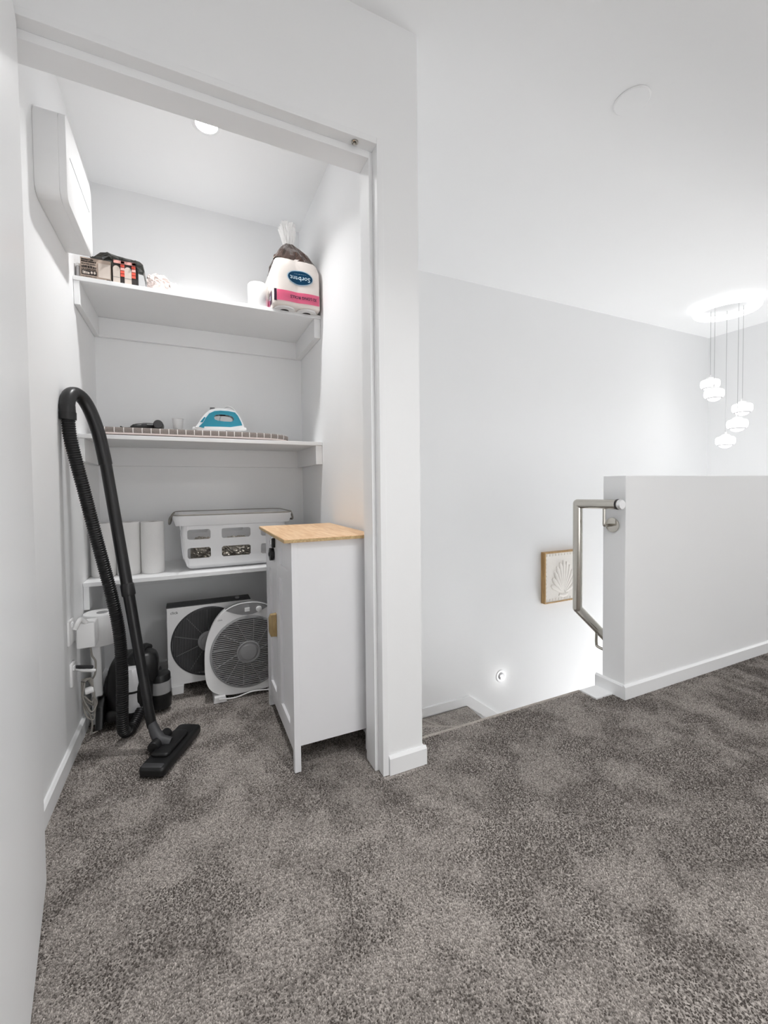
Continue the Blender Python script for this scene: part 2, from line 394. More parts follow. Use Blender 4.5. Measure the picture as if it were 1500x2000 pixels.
def nosing(name, pts, parent):
    bm = NB(); tube(bm, pts, 0.009, 10); return finish(name, bm, M_NOSE, parent, 60)
nosing('nosing', [(XC,YN-0.006,-0.0065),(1.622,YN-0.006,-0.0065)], floor)

# door lining: jambs, head, stops (white enamel), and the roller catch under the head
JF = YD-0.006
fr = bpy.data.objects.new('trim_2', None); COL.objects.link(fr); fr['_org'] = [0,0,0]; fr['kind'] = 'structure'
bm = NB(); box(bm, XJ, XJ+0.021, JF, YW+0.004, 0, ZD+0.02, 0.0015); finish('jamb', bm, M_TRIM, fr)
bm = NB(); box(bm, -0.385, -0.364, JF, YW+0.004, 0, ZD+0.02, 0.0015); finish('jamb', bm, M_TRIM, fr)
bm = NB(); box(bm, -0.364, XJ, JF, YW+0.004, ZD, ZD+0.02, 0.0015); finish('head', bm, M_TRIM, fr)
bm = NB(); box(bm, XJ-0.013, XJ, 1.281, 1.357, 0, ZD-0.0005, 0.001); finish('door_stop', bm, M_TRIM, fr)
bm = NB(); box(bm, -0.364, XJ-0.013, 1.281, 1.357, ZD-0.022, ZD, 0.001); finish('door_stop', bm, M_TRIM, fr)
bm = NB(); lathe(bm, [(0.011,0.001),(0.011,-0.003),(0.008,-0.004),(0.008,-0.002),(0.005,-0.002),(0.0045,-0.007),(0.002,-0.009)], (0.494,1.265,ZD), n=20); o = finish('roller_catch', bm, M_STEEL, fr, 30); o['label'] = 'small steel roller catch'

# open door leaf, hinged at the left jamb and swung out toward the viewer
th = math.atan2(0.058, 0.33)   # 10 degrees short of square
hx, hy = -0.336, 1.262
dv = Vector((math.sin(th), -math.cos(th), 0)); nv = Vector((-math.cos(th), -math.sin(th), 0))
P0 = Vector((hx,hy,0.004))
bm = NB(); prism(bm, [P0, P0+dv*0.86, P0+dv*0.86+nv*0.035, P0+nv*0.035], (0,0,ZD-0.008), 0.0015)
door = struct('door_1', bm, M_TRIM)
# baseboards
def base_profile(bm, p0, p1, out, hgt=0.062, th=0.012):
    p0 = Vector(p0); p1 = Vector(p1); o = Vector(out)
    prof = [(0,0),(th,0),(th,hgt-0.007),(th*0.45,hgt),(0,hgt)]
    a = ring(bm, [p0+o*d+Vector((0,0,z)) for d,z in prof]); b = ring(bm, [p1+o*d+Vector((0,0,z)) for d,z in prof])
    bridge(bm, a, b); bm.faces.new(list(reversed(a))); bm.faces.new(b)
def skirting(name, *runs):
    bm = NB()
    for r in runs: base_profile(bm, *r)
    return struct(name, bm, M_TRIM)
skirting('baseboard_left', ((XL,YW+0.004,0),(XL,YB,0),(1,0,0)))
skirting('baseboard_back', ((XL+0.012,YB,0),(XR-0.012,YB,0),(0,-1,0)))
skirting('baseboard_right', ((XR,YW+0.004,0),(XR,YB,0),(-1,0,0)))
skirting('baseboard_front', ((XJ+0.022,YD,0),(XC+0.012,YD,0),(0,-1,0)), ((XC,YD,0),(XC,YN,0),(1,0,0)))
skirting('baseboard_half', ((XH-0.012,YH,0),(7.2,YH,0),(0,-1,0)), ((XH,YH,0),(XH,YH+TH+0.03,0),(-1,0,0)))
bm = NB(); box(bm, 1.622, XH-0.001, 1.288, 1.375, -0.20, 0.006, 0.002); struct('trim_3', bm, M_TRIM)   # white stringer cap at the stair head

# stairs: three winders around the newel corner, then a straight flight down along the far wall
st = bpy.data.objects.new('staircase', None); COL.objects.link(st); st['_org'] = [0,0,0]; st['kind'] = 'structure'
PV = (1.64,1.42)
def step(poly, z):
    bm = NB(); prism(bm, [(x,y,z-0.24) for x,y in poly], (0,0,0.24), 0.012, 3); finish('tread', bm, M_CARPET, st, 40)
RIS = 0.228
step([(XC,YN-0.02),(1.64,YN-0.02),PV,(1.318,1.60),(0.98,1.775),(XC,1.91)], -RIS*0.93)
step([PV,(XC,1.91),(XC,YS),(1.0,YS)], -RIS*1.9)
step([PV,(1.0,YS),(1.858,YS),(1.80,1.42)], -RIS*3.03)
nosing('nosing', [(1.64,1.42,-RIS*0.93-0.006),(1.318,1.60,-RIS*0.93-0.006),(0.98,1.775,-RIS*0.93-0.006),(XC,1.91,-RIS*0.93-0.006)], st)
nosing('nosing', [(1.64,1.42,-RIS*1.9-0.006),(1.0,YS,-RIS*1.9-0.006)], st)
for k in range(7):
    x0 = 1.80+0.25*k
    step([(x0,1.36),(x0+0.29,1.36),(x0+0.29,YS),(x0,YS)], -0.69-0.186*(k+1))
# stair skirting on the far wall
bm = NB()
zt = -0.617; pts = [(XC,zt-0.062),(1.835,zt-0.062),(3.6,zt-0.062-1.31),(3.6,zt-1.28),(1.868,zt),(XC,zt)]
prism(bm, [(x,YS-0.014,z) for x,z in pts], (0,0.014,0), 0.002); struct('trim_4', bm, M_TRIM)

# ------------------------------------------------------------------ closet shelves
def shelf(z, label, first):
    t = thing('wall_shelf', label, 'shelf', ((XL+XR)/2, YB, z), 'shelves on cleats in the closet')
    b = NB(); box(b, XL+0.001, XR-0.001, YSH, YB-0.001, z-0.018, z-0.0005, 0.0012); finish('board', b, M_SHELF, t)
    b = NB(); box(b, XL+0.001, XL+0.021, YSH+0.004, YB-0.022, z-0.112, z-0.0185, 0.001); finish('cleat', b, M_SHELF, t)
    b = NB(); box(b, XR-0.033, XR-0.001, YSH+0.004, YB-0.022, z-0.112, z-0.0185, 0.001); finish('cleat', b, M_SHELF, t)
    b = NB(); box(b, XL+0.001, XR-0.001, YB-0.021, YB-0.001, z-0.112, z-0.0185, 0.001); finish('cleat', b, M_SHELF, t)
    return t
shelf(Z1, 'top white shelf holding the boxes and the wrapped rolls', True)
shelf(Z2, 'middle white shelf carrying the ironing board and the iron', False)
shelf(Z3, 'lowest white shelf carrying paper rolls and the laundry basket', False)

# ------------------------------------------------------------------ closet downlight and its lamp
t = thing('downlight', 'glowing round downlight in the closet ceiling', 'ceiling light', (0.097,1.90,H))
b = NB(); lathe(b, [(0.058,0.0),(0.058,-0.004),(0.05,-0.007),(0.042,-0.006),(0.042,0.0)], (0.097,1.90,H), n=40, cap0=False, cap1=False); finish('bezel', b, M_TRIM, t, 30)
b = NB(); lathe(b, [(0.043,-0.001),(0.041,-0.0045),(0.02,-0.006)], (0.097,1.90,H), n=40); finish('lens', b, M_LAMP, t, 60)
area('closet_lamp', (0.097,1.90,H-0.012), 0.085, 5.3, disk=True, spread=115)

# ------------------------------------------------------------------ hall ceiling disc, step light, pendant
b = NB(); lathe(b, [(0.0,0.0),(0.064,0.0),(0.064,-0.003),(0.060,-0.006),(0.0,-0.008)], (1.585,1.115,H-0.0005), n=48)
tag(finish('ceiling_disc', b, M_CEIL, None, 30, (1.585,1.115,H)), 'blank white round cover on the hall ceiling', 'ceiling cover')

t = thing('step_light', 'small round recessed step light low on the stair wall', 'wall light', (2.17,YS,-0.53))
b = NB(); lathe(b, [(0.046,0.0),(0.046,0.004),(0.036,0.006),(0.028,0.002)], (2.17,YS-0.0005,-0.53), (0,-1,0), 32, True, False); finish('bezel', b, M_TRIM, t, 30)
b = NB(); lathe(b, [(0.0275,0.0015),(0.024,0.010),(0.010,0.013)], (2.17,YS,-0.53), (0,-1,0), 24); finish('hood', b, M_SILVER, t, 60)
b = NB(); ellipsoid(b, (2.175,YS-0.012,-0.545), (0.014,0.006,0.009), 12, 8); finish('lens', b, M_STEP, t, 180)
l = bpy.data.lights.new('step_lamp', 'POINT'); l.energy = 0.10; l.shadow_soft_size = 0.012; o = bpy.data.objects.new('step_lamp', l); COL.objects.link(o); o.location = (2.17,YS-0.045,-0.53)

PCX, PCY = 4.07, 2.02
t = thing('pendant_light', 'white ring pendant with five glowing globes on long cords above the stairs', 'pendant light', (PCX,PCY,H))
b = NB(); lathe(b, [(0.16,0.0),(0.16,-0.022),(0.155,-0.026),(0.0,-0.026)], (PCX,PCY,H-0.0005), n=48); finish('ceiling_plate', b, M_TRIM, t, 30)
RZ = H-0.052
b = NB()
tube(b, [(PCX+0.205*math.cos(a), PCY+0.205*math.sin(a), RZ) for a in [2*math.pi*i/56 for i in range(56)]], 0.024, 12, closed=True); finish('light_ring', b, M_RING, t, 180)
PEND = [(4.065, 2.131, 1.8), (3.962, 2.047, 1.692), (4.176, 2.067, 1.313), (4.029, 1.912, 1.428), (4.169, 1.945, 1.571)]
for p in PEND:
    p = Vector(p); zc = p.z
    b = NB(); tube(b, [(p.x,p.y,H-0.02),(p.x,p.y,zc+0.06)], 0.0017, 8); finish('cord', b, M_LGREY, t, 60)
    b = NB(); lathe(b, [(0.045,0.034),(0.057,0.0325),(0.0645,0.027),(0.0685,0.018),(0.070,0.006),(0.070,-0.006),(0.0685,-0.018),(0.0645,-0.027),(0.060,-0.0315),(0.052,-0.034)], p, n=32); g = finish('globe', b, M_GLOBE, t, 60)
    b = NB(); lathe(b, [(0.008,0.075),(0.009,0.058),(0.028,0.052),(0.045,0.0345)], p, n=24); finish('cap', b, M_GLASS, g, 40)
    b = NB(); lathe(b, [(0.0535,-0.0335),(0.056,-0.038),(0.052,-0.040),(0.047,-0.036)], p, n=32, cap0=False, cap1=False); finish('rim', b, M_GREY, g, 40)
    b = NB(); lathe(b, [(0.047,-0.034),(0.044,-0.044),(0.032,-0.055),(0.012,-0.062)], p, n=24); finish('lens', b, M_GLOBE, g, 60)
    l = bpy.data.lights.new('globe_lamp', 'POINT'); l.energy = 0.3; l.shadow_soft_size = 0.06; o = bpy.data.objects.new('globe_lamp', l); COL.objects.link(o); o.location = (p.x,p.y,zc-0.13)

# ------------------------------------------------------------------ switchboard on the closet wall
t = thing('switchboard', 'white switchboard enclosure high on the closet wall above the top shelf', 'electrical panel', (XL,1.8,1.98))
def side_poly(x): return [(x,yy,zz) for yy, zz in rrect(1.61,1.99,1.848,2.117,0.03,5)]
b = NB(); prism(b, side_poly(XL+0.0005), (0.062,0,0), 0.0015); finish('case', b, M_WHITE, t, 35)
b = NB(); prism(b, [(XL+0.0627,yy,zz) for yy,zz in rrect(1.6105,1.9895,1.8485,2.1165,0.0295,5)], (0.0185,0,0), 0.0015, 2); finish('cover', b, M_WHITE, t, 35)
b = NB(); box(b, XL+0.0795, XL+0.0816, 1.655, 1.945, 2.002, 2.0045); o = finish('flap_slit', b, M_DARK, t); o['label'] = 'thin dark slit between the cover flaps'

# ------------------------------------------------------------------ cabinet
CX0, CX1, CY0, CY1, CT = 0.30, 0.585, 1.385, 1.892, 0.775
t = thing('cabinet', 'slim white cabinet with a bamboo top standing against the closet wall', 'cabinet', ((CX0+CX1)/2,(CY0+CY1)/2,0))
b = NB(); box(b, CX0-0.026, CX1+0.008, CY0-0.014, CY1+0.004, CT+0.001, CT+0.014, 0.0015); tp = finish('top', b, M_OAK, t)
b = NB(); zz0, zz1 = CT+0.002, CT+0.0115; xx0, xx1, yy0, yy1 = CX0-0.0268, CX1+0.0088, CY0-0.0148, CY1+0.0048
for q in ((xx0,xx1,yy0,yy0+0.001),(xx0,xx0+0.001,yy0+0.001,yy1)): box(b, q[0], q[1], q[2], q[3], zz0, zz1)
o = finish('edge_band', b, M_OAKE, tp); o['label'] = 'darker plywood edge'
for xx, yy in ((CX0,CY0),(CX0,CY1-0.022),(CX1-0.022,CY0),(CX1-0.022,CY1-0.022)):
    b = NB(); box(b, xx, xx+0.022, yy, yy+0.022, 0.002, CT, 0.0015); finish('leg', b, M_CAB, t)
b = NB(); box(b, CX0+0.022, CX1-0.022, CY0+0.004, CY0+0.016, 0.088, CT); finish('side_panel', b, M_CAB, t)
b = NB(); box(b, CX0+0.022, CX1-0.022, CY1-0.016, CY1-0.004, 0.088, CT-0.001); finish('side_panel', b, M_CAB, t)
b = NB(); box(b, CX1-0.012, CX1-0.002, CY0+0.022, CY1-0.022, 0.06, CT-0.001); finish('back_panel', b, M_CAB, t)
b = NB(); box(b, CX0+0.03, CX1-0.02, CY0+0.016, CY1-0.016, 0.10, 0.115); finish('bottom_panel', b, M_CAB, t)
b = NB(); box(b, CX0+0.004, CX0+0.02, CY0+0.022, CY1-0.022, 0.058, 0.100, 0.001); finish('bottom_rail', b, M_CAB, t)
def door_leaf(y0, y1, z0, z1, fw):
    b = NB(); xo, xi = CX0+0.001, CX0+0.019
    zc0, zc1 = 0.622, 0.668
    box(b, xo, xi, y0, y0+fw, z0, z1, 0.001); box(b, xo, xi, y1-fw, y1, z0, z1, 0.001)
    for a, c in ((z0,z0+fw*0.7),(zc0,zc1),(z1-0.035,z1)): box(b, xo, xi, y0+fw, y1-fw, a, c)
    d = finish('door', b, M_CAB, t)
    b = NB(); box(b, CX0+0.010, CX0+0.015, y0+fw-0.004, y1-fw+0.004, z0+0.01, z1-0.01); finish('panel', b, M_CAB, d)
    return d
door_leaf(CY0+0.0235, 1.653, 0.103, 0.767, 0.046)
d2 = door_leaf(1.656, CY1-0.0235, 0.103, 0.767, 0.046)
b = NB(); prism(b, [(CX0+0.001,1.668,0.372),(CX0-0.022,1.668,0.374),(CX0-0.028,1.668,0.392),(CX0-0.028,1.668,0.445),(CX0-0.022,1.668,0.460),(CX0+0.001,1.668,0.462)], (0,0.024,0), 0.003, 2); o = finish('handle', b, M_WOODH, d2, 30); o['label'] = 'bamboo pull handle'
b = NB(); box(b, CX0-0.004, CX0+0.001, 1.69, 1.735, 0.725, 0.762, 0.001); tube(b, [(CX0-0.006,1.70,0.728),(CX0-0.010,1.70,0.745),(CX0-0.006,1.70,0.758)], 0.005, 8); o = finish('hasp', b, M_CHROME, t, 30); o['label'] = 'chrome hasp'
b = NB(); box(b, CX0-0.012, CX0+0.0005, 1.672, 1.69, 0.722, 0.758, 0.002); o = finish('latch', b, M_BLACK, t, 30)
b = NB(); prism(b, [(CX0-0.016,y,z) for y,z in rrect(1.688,1.732,0.668,0.716,0.015,5)], (0.0165,0,0), 0.004, 2); o = finish('lock', b, M_BLACK, t, 35); o['label'] = 'black combination lock'
b = NB(); lathe(b, [(0.009,0.0),(0.009,0.003),(0.006,0.0045)], (CX0-0.0155,1.71,0.692), (-1,0,0), 20); finish('dial', b, M_DARK, o, 30)

# ------------------------------------------------------------------ box fans on the floor
def slats(b, cx, y, cz, r, n, horiz, rot=0.0, th=0.0016, rin=0.0):
    for i in range(n):
        o = -r+2*r*(i+0.5)/n; hw = math.sqrt(max(0,r*r-o*o))
        if hw < 0.004: continue
        segs = [(-hw,hw)]
        if abs(o) < rin: hi = math.sqrt(rin*rin-o*o); segs = [(-hw,-hi),(hi,hw)]
        for a, c in segs:
            if horiz: box(b, cx+a, cx+c, y-0.003, y+0.002, cz+o-th/2, cz+o+th/2)
            else: box(b, cx+o-th/2, cx+o+th/2, y-0.003, y+0.002, cz+a, cz+c)
def plate_with_hole(b, outline, cx, cz, r, y0, y1, n=64):
    """outline: list of (x,z) around the hole, star-shaped about (cx,cz)"""
    def ray_hit(a):
        d = (math.cos(a), math.sin(a)); best = 9
        k = len(outline)
        for i in range(k):
            (ax,az),(bx,bz) = outline[i], outline[(i+1) % k]
            ex, ez = bx-ax, bz-az; den = d[0]*ez-d[1]*ex
            if abs(den) < 1e-12: continue
            tt = ((ax-cx)*ez-(az-cz)*ex)/den; uu = ((ax-cx)*d[1]-(az-cz)*d[0])/den
            if tt > 0 and -1e-6 <= uu <= 1+1e-6: best = min(best, tt)
        return (cx+d[0]*best, cz+d[1]*best)
    angs = sorted({2*math.pi*i/n for i in range(n)} | {math.atan2(z-cz,x-cx) % (2*math.pi) for x,z in outline})
    of = [ray_hit(a) for a in angs]; inn = [(cx+r*math.cos(a), cz+r*math.sin(a)) for a in angs]
    A = ring(b, [(x,y0,z) for x,z in of]); B = ring(b, [(x,y0,z) for x,z in inn]); Cc = ring(b, [(x,y1,z) for x,z in inn]); D = ring(b, [(x,y1,z) for x,z in of])
    bridge(b, A, B); bridge(b, B, Cc); bridge(b, Cc, D); bridge(b, D, A)
def blades(name, cx, y, cz, r, parent, m, n=5):
    for k in range(n):
        a0 = 2*math.pi*k/n+0.3; b = NB(); f = []
        for i in range(6):
            rr = 0.032+(r-0.036)*i/5
            for s, dy in ((-1,0.018),(1,-0.018)):
                a = a0+s*(0.38+0.08*i/5); f.append(b.verts.new((cx+rr*math.cos(a), y+dy, cz+rr*math.sin(a))))
        for i in range(5): b.faces.new((f[2*i],f[2*i+1],f[2*i+3],f[2*i+2]))
        bmesh.ops.solidify(b, geom=b.faces[:], thickness=0.002)
        finish(name, b, m, parent, 60)
# square fan behind
FY = 2.17; fx0, fx1, fz0, fz1 = -0.105, 0.262, 0.042, 0.409; fcx, fcz, fr1 = 0.071, 0.229, 0.163
t = thing('box_fan', 'square white box fan with a dark top edge, behind the rounded one', 'fan', (0.08,2.22,0))
b = NB(); plate_with_hole(b, [(fx0,fz0),(fx1,fz0),(fx1,fz1-0.005),(fx0,fz1-0.005)], fcx, fcz, fr1, FY, FY+0.012); finish('front_frame', b, M_WHITE, t, 40)
b = NB()
box(b, fx0, fx0+0.010, FY+0.012, FY+0.105, fz0, fz1-0.005); box(b, fx1-0.010, fx1, FY+0.012, FY+0.105, fz0, fz1-0.005); box(b, fx0, fx1, FY+0.012, FY+0.105, fz0, fz0+0.010); box(b, fx0, fx1, FY+0.095, FY+0.105, fz0, fz1-0.005)
finish('housing', b, M_WHITE, t)
b = NB(); box(b, fx0-0.003, fx1+0.003, FY-0.001, FY+0.090, fz1-0.005, fz1, 0.002); o = finish('top_cap', b, M_DARK, t, 40); o['label'] = 'dark grey top cap'
b = NB(); lathe(b, [(fr1+0.001,-0.004),(fr1+0.001,0.003),(fr1-0.006,0.004),(fr1-0.006,-0.004)], (fcx,FY,fcz), (0,-1,0), 64, False, False); finish('grille_ring', b, M_DARK, t, 40)
b = NB(); slats(b, fcx, FY+0.002, fcz, fr1-0.005, 48, False, th=0.0028, rin=0.045)
for k in range(10):
    a = 2*math.pi*k/10+0.35; tube(b, [(fcx+0.045*math.cos(a),FY-0.004,fcz+0.045*math.sin(a)),(fcx+(fr1-0.012)*math.cos(a),FY-0.004,fcz+(fr1-0.012)*math.sin(a))], 0.002, 6)
g = finish('grille', b, M_MGREY, t); g['kind'] = 'stuff'
b = NB(); lathe(b, [(0.048,0.0),(0.048,0.006),(0.036,0.010),(0.034,0.007),(0.02,0.010),(0.0,0.011)], (fcx,FY,fcz), (0,-1,0), 32); finish('hub', b, M_GREY, t, 40)
blades('blade', fcx, FY+0.05, fcz, fr1-0.02, t, M_DARK)
b = NB(); box(b, fx0+0.012, fx1-0.012, FY+0.085, FY+0.093, fz0+0.012, fz1-0.03); finish('rear_grille', b, M_DARK, t)
for x in (fx0+0.014, fx1-0.064):
    b = NB(); prism(b, [(x,FY-0.012,0.002),(x+0.048,FY-0.012,0.002),(x+0.05,FY-0.012,fz0-0.0005),(x-0.002,FY-0.012,fz0-0.0005)], (0,0.128,0), 0.003); finish('foot', b, M_WHITE, t)
b = NB(); cyl(b, (0.205,FY+0.03,fz1), (0.205,FY+0.03,fz1+0.009), 0.011, n=16, bev=0.002); finish('knob', b, M_GREY, t, 40)
finish('lettering', text_bm('click', 0.018, lambda x,y: (fx0+0.030+x, FY-0.0012, fz1-0.028+y)), M_DARK, t)
# rounded fan in front
GY = 2.01; gcx, gcz, gr = 0.232, 0.194, 0.159
t = thing('box_fan', 'rounded white box fan with a grey control panel, in front of the square one', 'fan', (0.22,2.06,0))
def fan_outline(d=0.0):
    pts = []
    for i in range(64):
        a = 2*math.pi*i/64; c, s = math.cos(a), math.sin(a)
        hx = 0.186-d+0.004*(-s); e = 3.6 if s < 0 else 2.3
        up = 0.235-d if s > 0 else 0.176-d
        pts.append((gcx+hx*math.copysign(abs(c)**(2/e),c), gcz+up*math.copysign(abs(s)**(2/e),s)))
    return pts
ol = fan_outline()
b = NB(); plate_with_hole(b, ol, gcx, gcz+0.012, gr+0.004, GY, GY+0.014); finish('front_frame', b, M_WHITE, t, 40)
b = NB()
A = ring(b, [(x,GY+0.014,z) for x,z in ol]); B = ring(b, [(x,GY+0.10,z) for x,z in fan_outline(0.012)]); bridge(b, A, B); b.faces.new(B); finish('housing', b, M_WHITE, t, 60)
b = NB(); tp = sorted([p for p in ol if p[1] > 0.400]); A = ring(b, [(x,GY-0.0045,z+0.0006) for x,z in tp]); B = ring(b, [(x*0.985+gcx*0.015,GY+0.06,z-0.004) for x,z in tp])
for q1 in range(len(tp)-1): b.faces.new((A[q1],A[q1+1],B[q1+1],B[q1]))
bmesh.ops.solidify(b, geom=b.faces[:], thickness=-0.0012)
finish('top_shell', b, M_GREY, t, 60)
pz = []   # grey control panel: lens-shaped at the top of the front
ups = [p for p in ol if p[1] > 0.404]; ups.sort()
low = [(x, 0.405-0.030*math.sin(math.pi*(x-ups[0][0])/(ups[-1][0]-ups[0][0]))) for x,_ in reversed(ups)]
b = NB(); prism(b, [(gcx+(x-gcx)*0.985,GY-0.003,z) for x,z in ups+low[1:-1]], (0,0.0028,0), 0.0008); o = finish('control_panel', b, M_GREY, t, 40); o['label'] = 'grey control panel'
b = NB(); cyl(b, (0.281,GY-0.003,0.397), (0.281,GY-0.016,0.397), 0.014, 0.012, 20, 0.001); finish('knob', b, M_WHITE, o, 40)
b = NB(); box(b, 0.218, 0.240, GY-0.010, GY-0.003, 0.392, 0.409, 0.001); finish('button', b, M_WHITE, o)
b = NB(); lathe(b, [(gr+0.006,-0.002),(gr+0.006,0.006),(gr-0.002,0.009),(gr-0.002,0.0)], (gcx,GY,gcz+0.012), (0,-1,0), 64, False, False); finish('grille_ring', b, M_GREY, t, 40)
b = NB(); slats(b, gcx, GY-0.004, gcz+0.012, gr-0.001, 36, True, th=0.0046, rin=0.05)
for k in range(12):
    a = 2*math.pi*k/12+0.1; tube(b, [(gcx+0.05*math.cos(a),GY-0.008,gcz+0.012+0.05*math.sin(a)),(gcx+(gr-0.008)*math.cos(a+0.25),GY-0.008,gcz+0.012+(gr-0.008)*math.sin(a+0.25))], 0.0018, 6)
g = finish('grille', b, M_GREY, t); g['kind'] = 'stuff'
b = NB(); lathe(b, [(0.052,0.0),(0.052,0.011),(0.047,0.013),(0.042,0.009),(0.038,0.010),(0.034,0.014),(0.0,0.018)], (gcx,GY,gcz+0.012), (0,-1,0), 40); finish('hub', b, M_GREY, t, 30)
blades('blade', gcx, GY+0.05, gcz+0.012, gr-0.012, t, M_MGREY)
b = NB(); lathe(b, [(gr-0.004,-0.088),(0.0,-0.088)], (gcx,GY,gcz+0.012), (0,-1,0), 40, False, True); finish('rear_grille', b, M_DARK, t)
for x in (0.078, 0.318):
    b = NB(); prism(b, [(x,GY-0.02,0.002),(x+0.056,GY-0.02,0.002),(x+0.05,GY-0.02,0.030),(x+0.004,GY-0.02,0.030)], (0,0.135,0), 0.003); finish('foot', b, M_WHITE, t)
b = NB(); tube(b, smooth_path([(0.10,GY-0.026,0.022),(0.17,GY-0.026,0.016),(0.24,GY-0.022,0.026),(0.32,GY-0.024,0.02)],6), 0.003, 8); finish('cord', b, M_WHITE, t, 60)
finish('lettering', text_bm('click', 0.011, lambda x,y: (0.113+x, GY-0.0008, 0.366+y)), M_MGREY, t)

# ------------------------------------------------------------------ vacuum cleaner: canister, hose, wand, floor head
t = thing('vacuum_cleaner', 'black canister vacuum with its ribbed hose and wand leaning on the closet wall', 'vacuum cleaner', (-0.23,2.05,0))
def blob(d): return 1.0/max(abs(d.x)**3.2+abs(d.y)**3.2+abs(d.z)**3.2, 1e-6)**(1/3.2)
b = NB(); ellipsoid(b, (-0.238,2.085,0.135), (0.088,0.135,0.118), 36, 20, blob); finish('body', b, M_BLACK, t, 180)
b = NB(); box(b, -0.322, -0.16, 1.955, 2.20, 0.024, 0.075, 0.02, 3); finish('base', b, M_BLACK, t, 40)
b = NB(); ellipsoid(b, (-0.195,2.04,0.205), (0.062,0.06,0.070), 24, 14, blob); finish('hood', b, M_BLACK, t, 180)
b = NB(); cyl(b, (-0.225,1.985,0.055), (-0.225,1.985,0.235), 0.036, 0.04, 28, 0.004); o = finish('dust_cup', b, M_BIN, t, 40); o['label'] = 'silver dust cup'
b = NB(); cyl(b, (-0.225,1.985,0.135), (-0.225,1.985,0.143), 0.041, n=28); finish('band', b, M_BLACK, o, 40)
b = NB(); tube(b, smooth_path([(-0.20,1.99,0.21),(-0.20,2.0,0.262),(-0.19,2.06,0.282),(-0.175,2.13,0.255)],6), 0.013, 10); finish('carry_handle', b, M_BLACK, t, 60)
b = NB(); cyl(b, (-0.130,2.04,0.02), (-0.130,2.04,0.165), 0.042, 0.04, 28, 0.006); o = finish('motor_housing', b, M_BLACK, t, 40)
b = NB(); cyl(b, (-0.130,2.04,0.085), (-0.130,2.04,0.135), 0.0426, n=28); finish('band', b, M_SILVER, o, 40)
for x in (-0.331, -0.146):
    b = NB(); cyl(b, (x-0.014,2.15,0.075), (x+0.014,2.15,0.075), 0.072, n=36, bev=0.006); o = finish('wheel', b, M_DARK, t, 40)
    b = NB(); s = -1 if x < -0.2 else 1; lathe(b, [(0.045,0.0),(0.045,0.004),(0.02,0.008)], (x+s*0.0145,2.15,0.075), (s,0,0), 28); finish('hubcap', b, M_MGREY, o, 40)
b = NB(); prism(b, [(-0.352,1.94,0.02),(-0.352,2.06,0.02),(-0.350,2.065,0.09),(-0.350,2.01,0.122),(-0.350,1.96,0.10)], (0.026,0,0), 0.006); finish('side_guard', b, M_BLACK, t, 40)
# hose
hp = smooth_path([(-0.376,1.802,1.225),(-0.372,1.802,1.146),(-0.357,1.803,1.058),(-0.336,1.805,0.95),(-0.316,1.808,0.84),(-0.288,1.812,0.692),(-0.264,1.818,0.559),(-0.246,1.824,0.425),(-0.241,1.828,0.272),(-0.245,1.835,0.119),(-0.246,1.846,0.055),(-0.238,1.870,0.025),(-0.218,1.905,0.028),(-0.195,1.95,0.06)], 60)
L = [0.0]
for a, c in zip(hp, hp[1:]): L.append(L[-1]+(c-a).length)
N = int(L[-1]/0.0021); q = []; j = 0
for i in range(N+1):
    s = L[-1]*i/N
    while j < len(L)-2 and L[j+1] < s: j += 1
    q.append(hp[j].lerp(hp[j+1], (s-L[j])/max(L[j+1]-L[j],1e-9)))
b = NB(); tube(b, q, [0.0208 if (i//2) % 2 else 0.0185 for i in range(len(q))], 14); o = finish('hose', b, M_HOSE, t, 30); o['label'] = 'black ribbed suction hose'
b = NB()
hpts = smooth_path([(-0.376,1.802,1.215),(-0.378,1.806,1.252),(-0.374,1.825,1.288),(-0.361,1.856,1.302),(-0.342,1.880,1.284),(-0.322,1.892,1.236),(-0.303,1.898,1.165),(-0.290,1.900,1.09),(-0.284,1.90,1.05)], 8)
tube(b, hpts, [0.0245 if i < 8 else (0.0225 if i > 20 else 0.0235) for i in range(len(hpts))], 18); finish('grip', b, M_WAND, t, 50)
b = NB(); tube(b, smooth_path([(-0.386,1.79,1.19),(-0.3765,1.802,1.2),(-0.376,1.802,1.225)][1:],3), 0.026, 16); finish('collar', b, M_BLACK, t, 40)
W0, W1 = Vector((-0.285,1.90,1.065)), Vector((-0.142,1.745,0.085))
def along(f): return W0.lerp(W1, f)
b = NB(); tube(b, [along(0), along(0.50)], 0.0198, 18); finish('wand', b, M_WAND, t, 50)
b = NB(); tube(b, [along(0.49), along(0.50), along(0.995)], [0.0195,0.0195,0.0148], 18); finish('wand', b, M_HOSE, t, 50)
b = NB(); tube(b, [along(0.47), along(0.475), along(0.51), along(0.515)], [0.021,0.0232,0.0232,0.0215], 18); finish('collar', b, M_WAND, t, 50)
b = NB(); tube(b, [along(0.80), along(0.81), along(0.99), along(1.0)], [0.0155,0.0165,0.0165,0.015], 18); finish('collar', b, M_BLACK, t, 50)
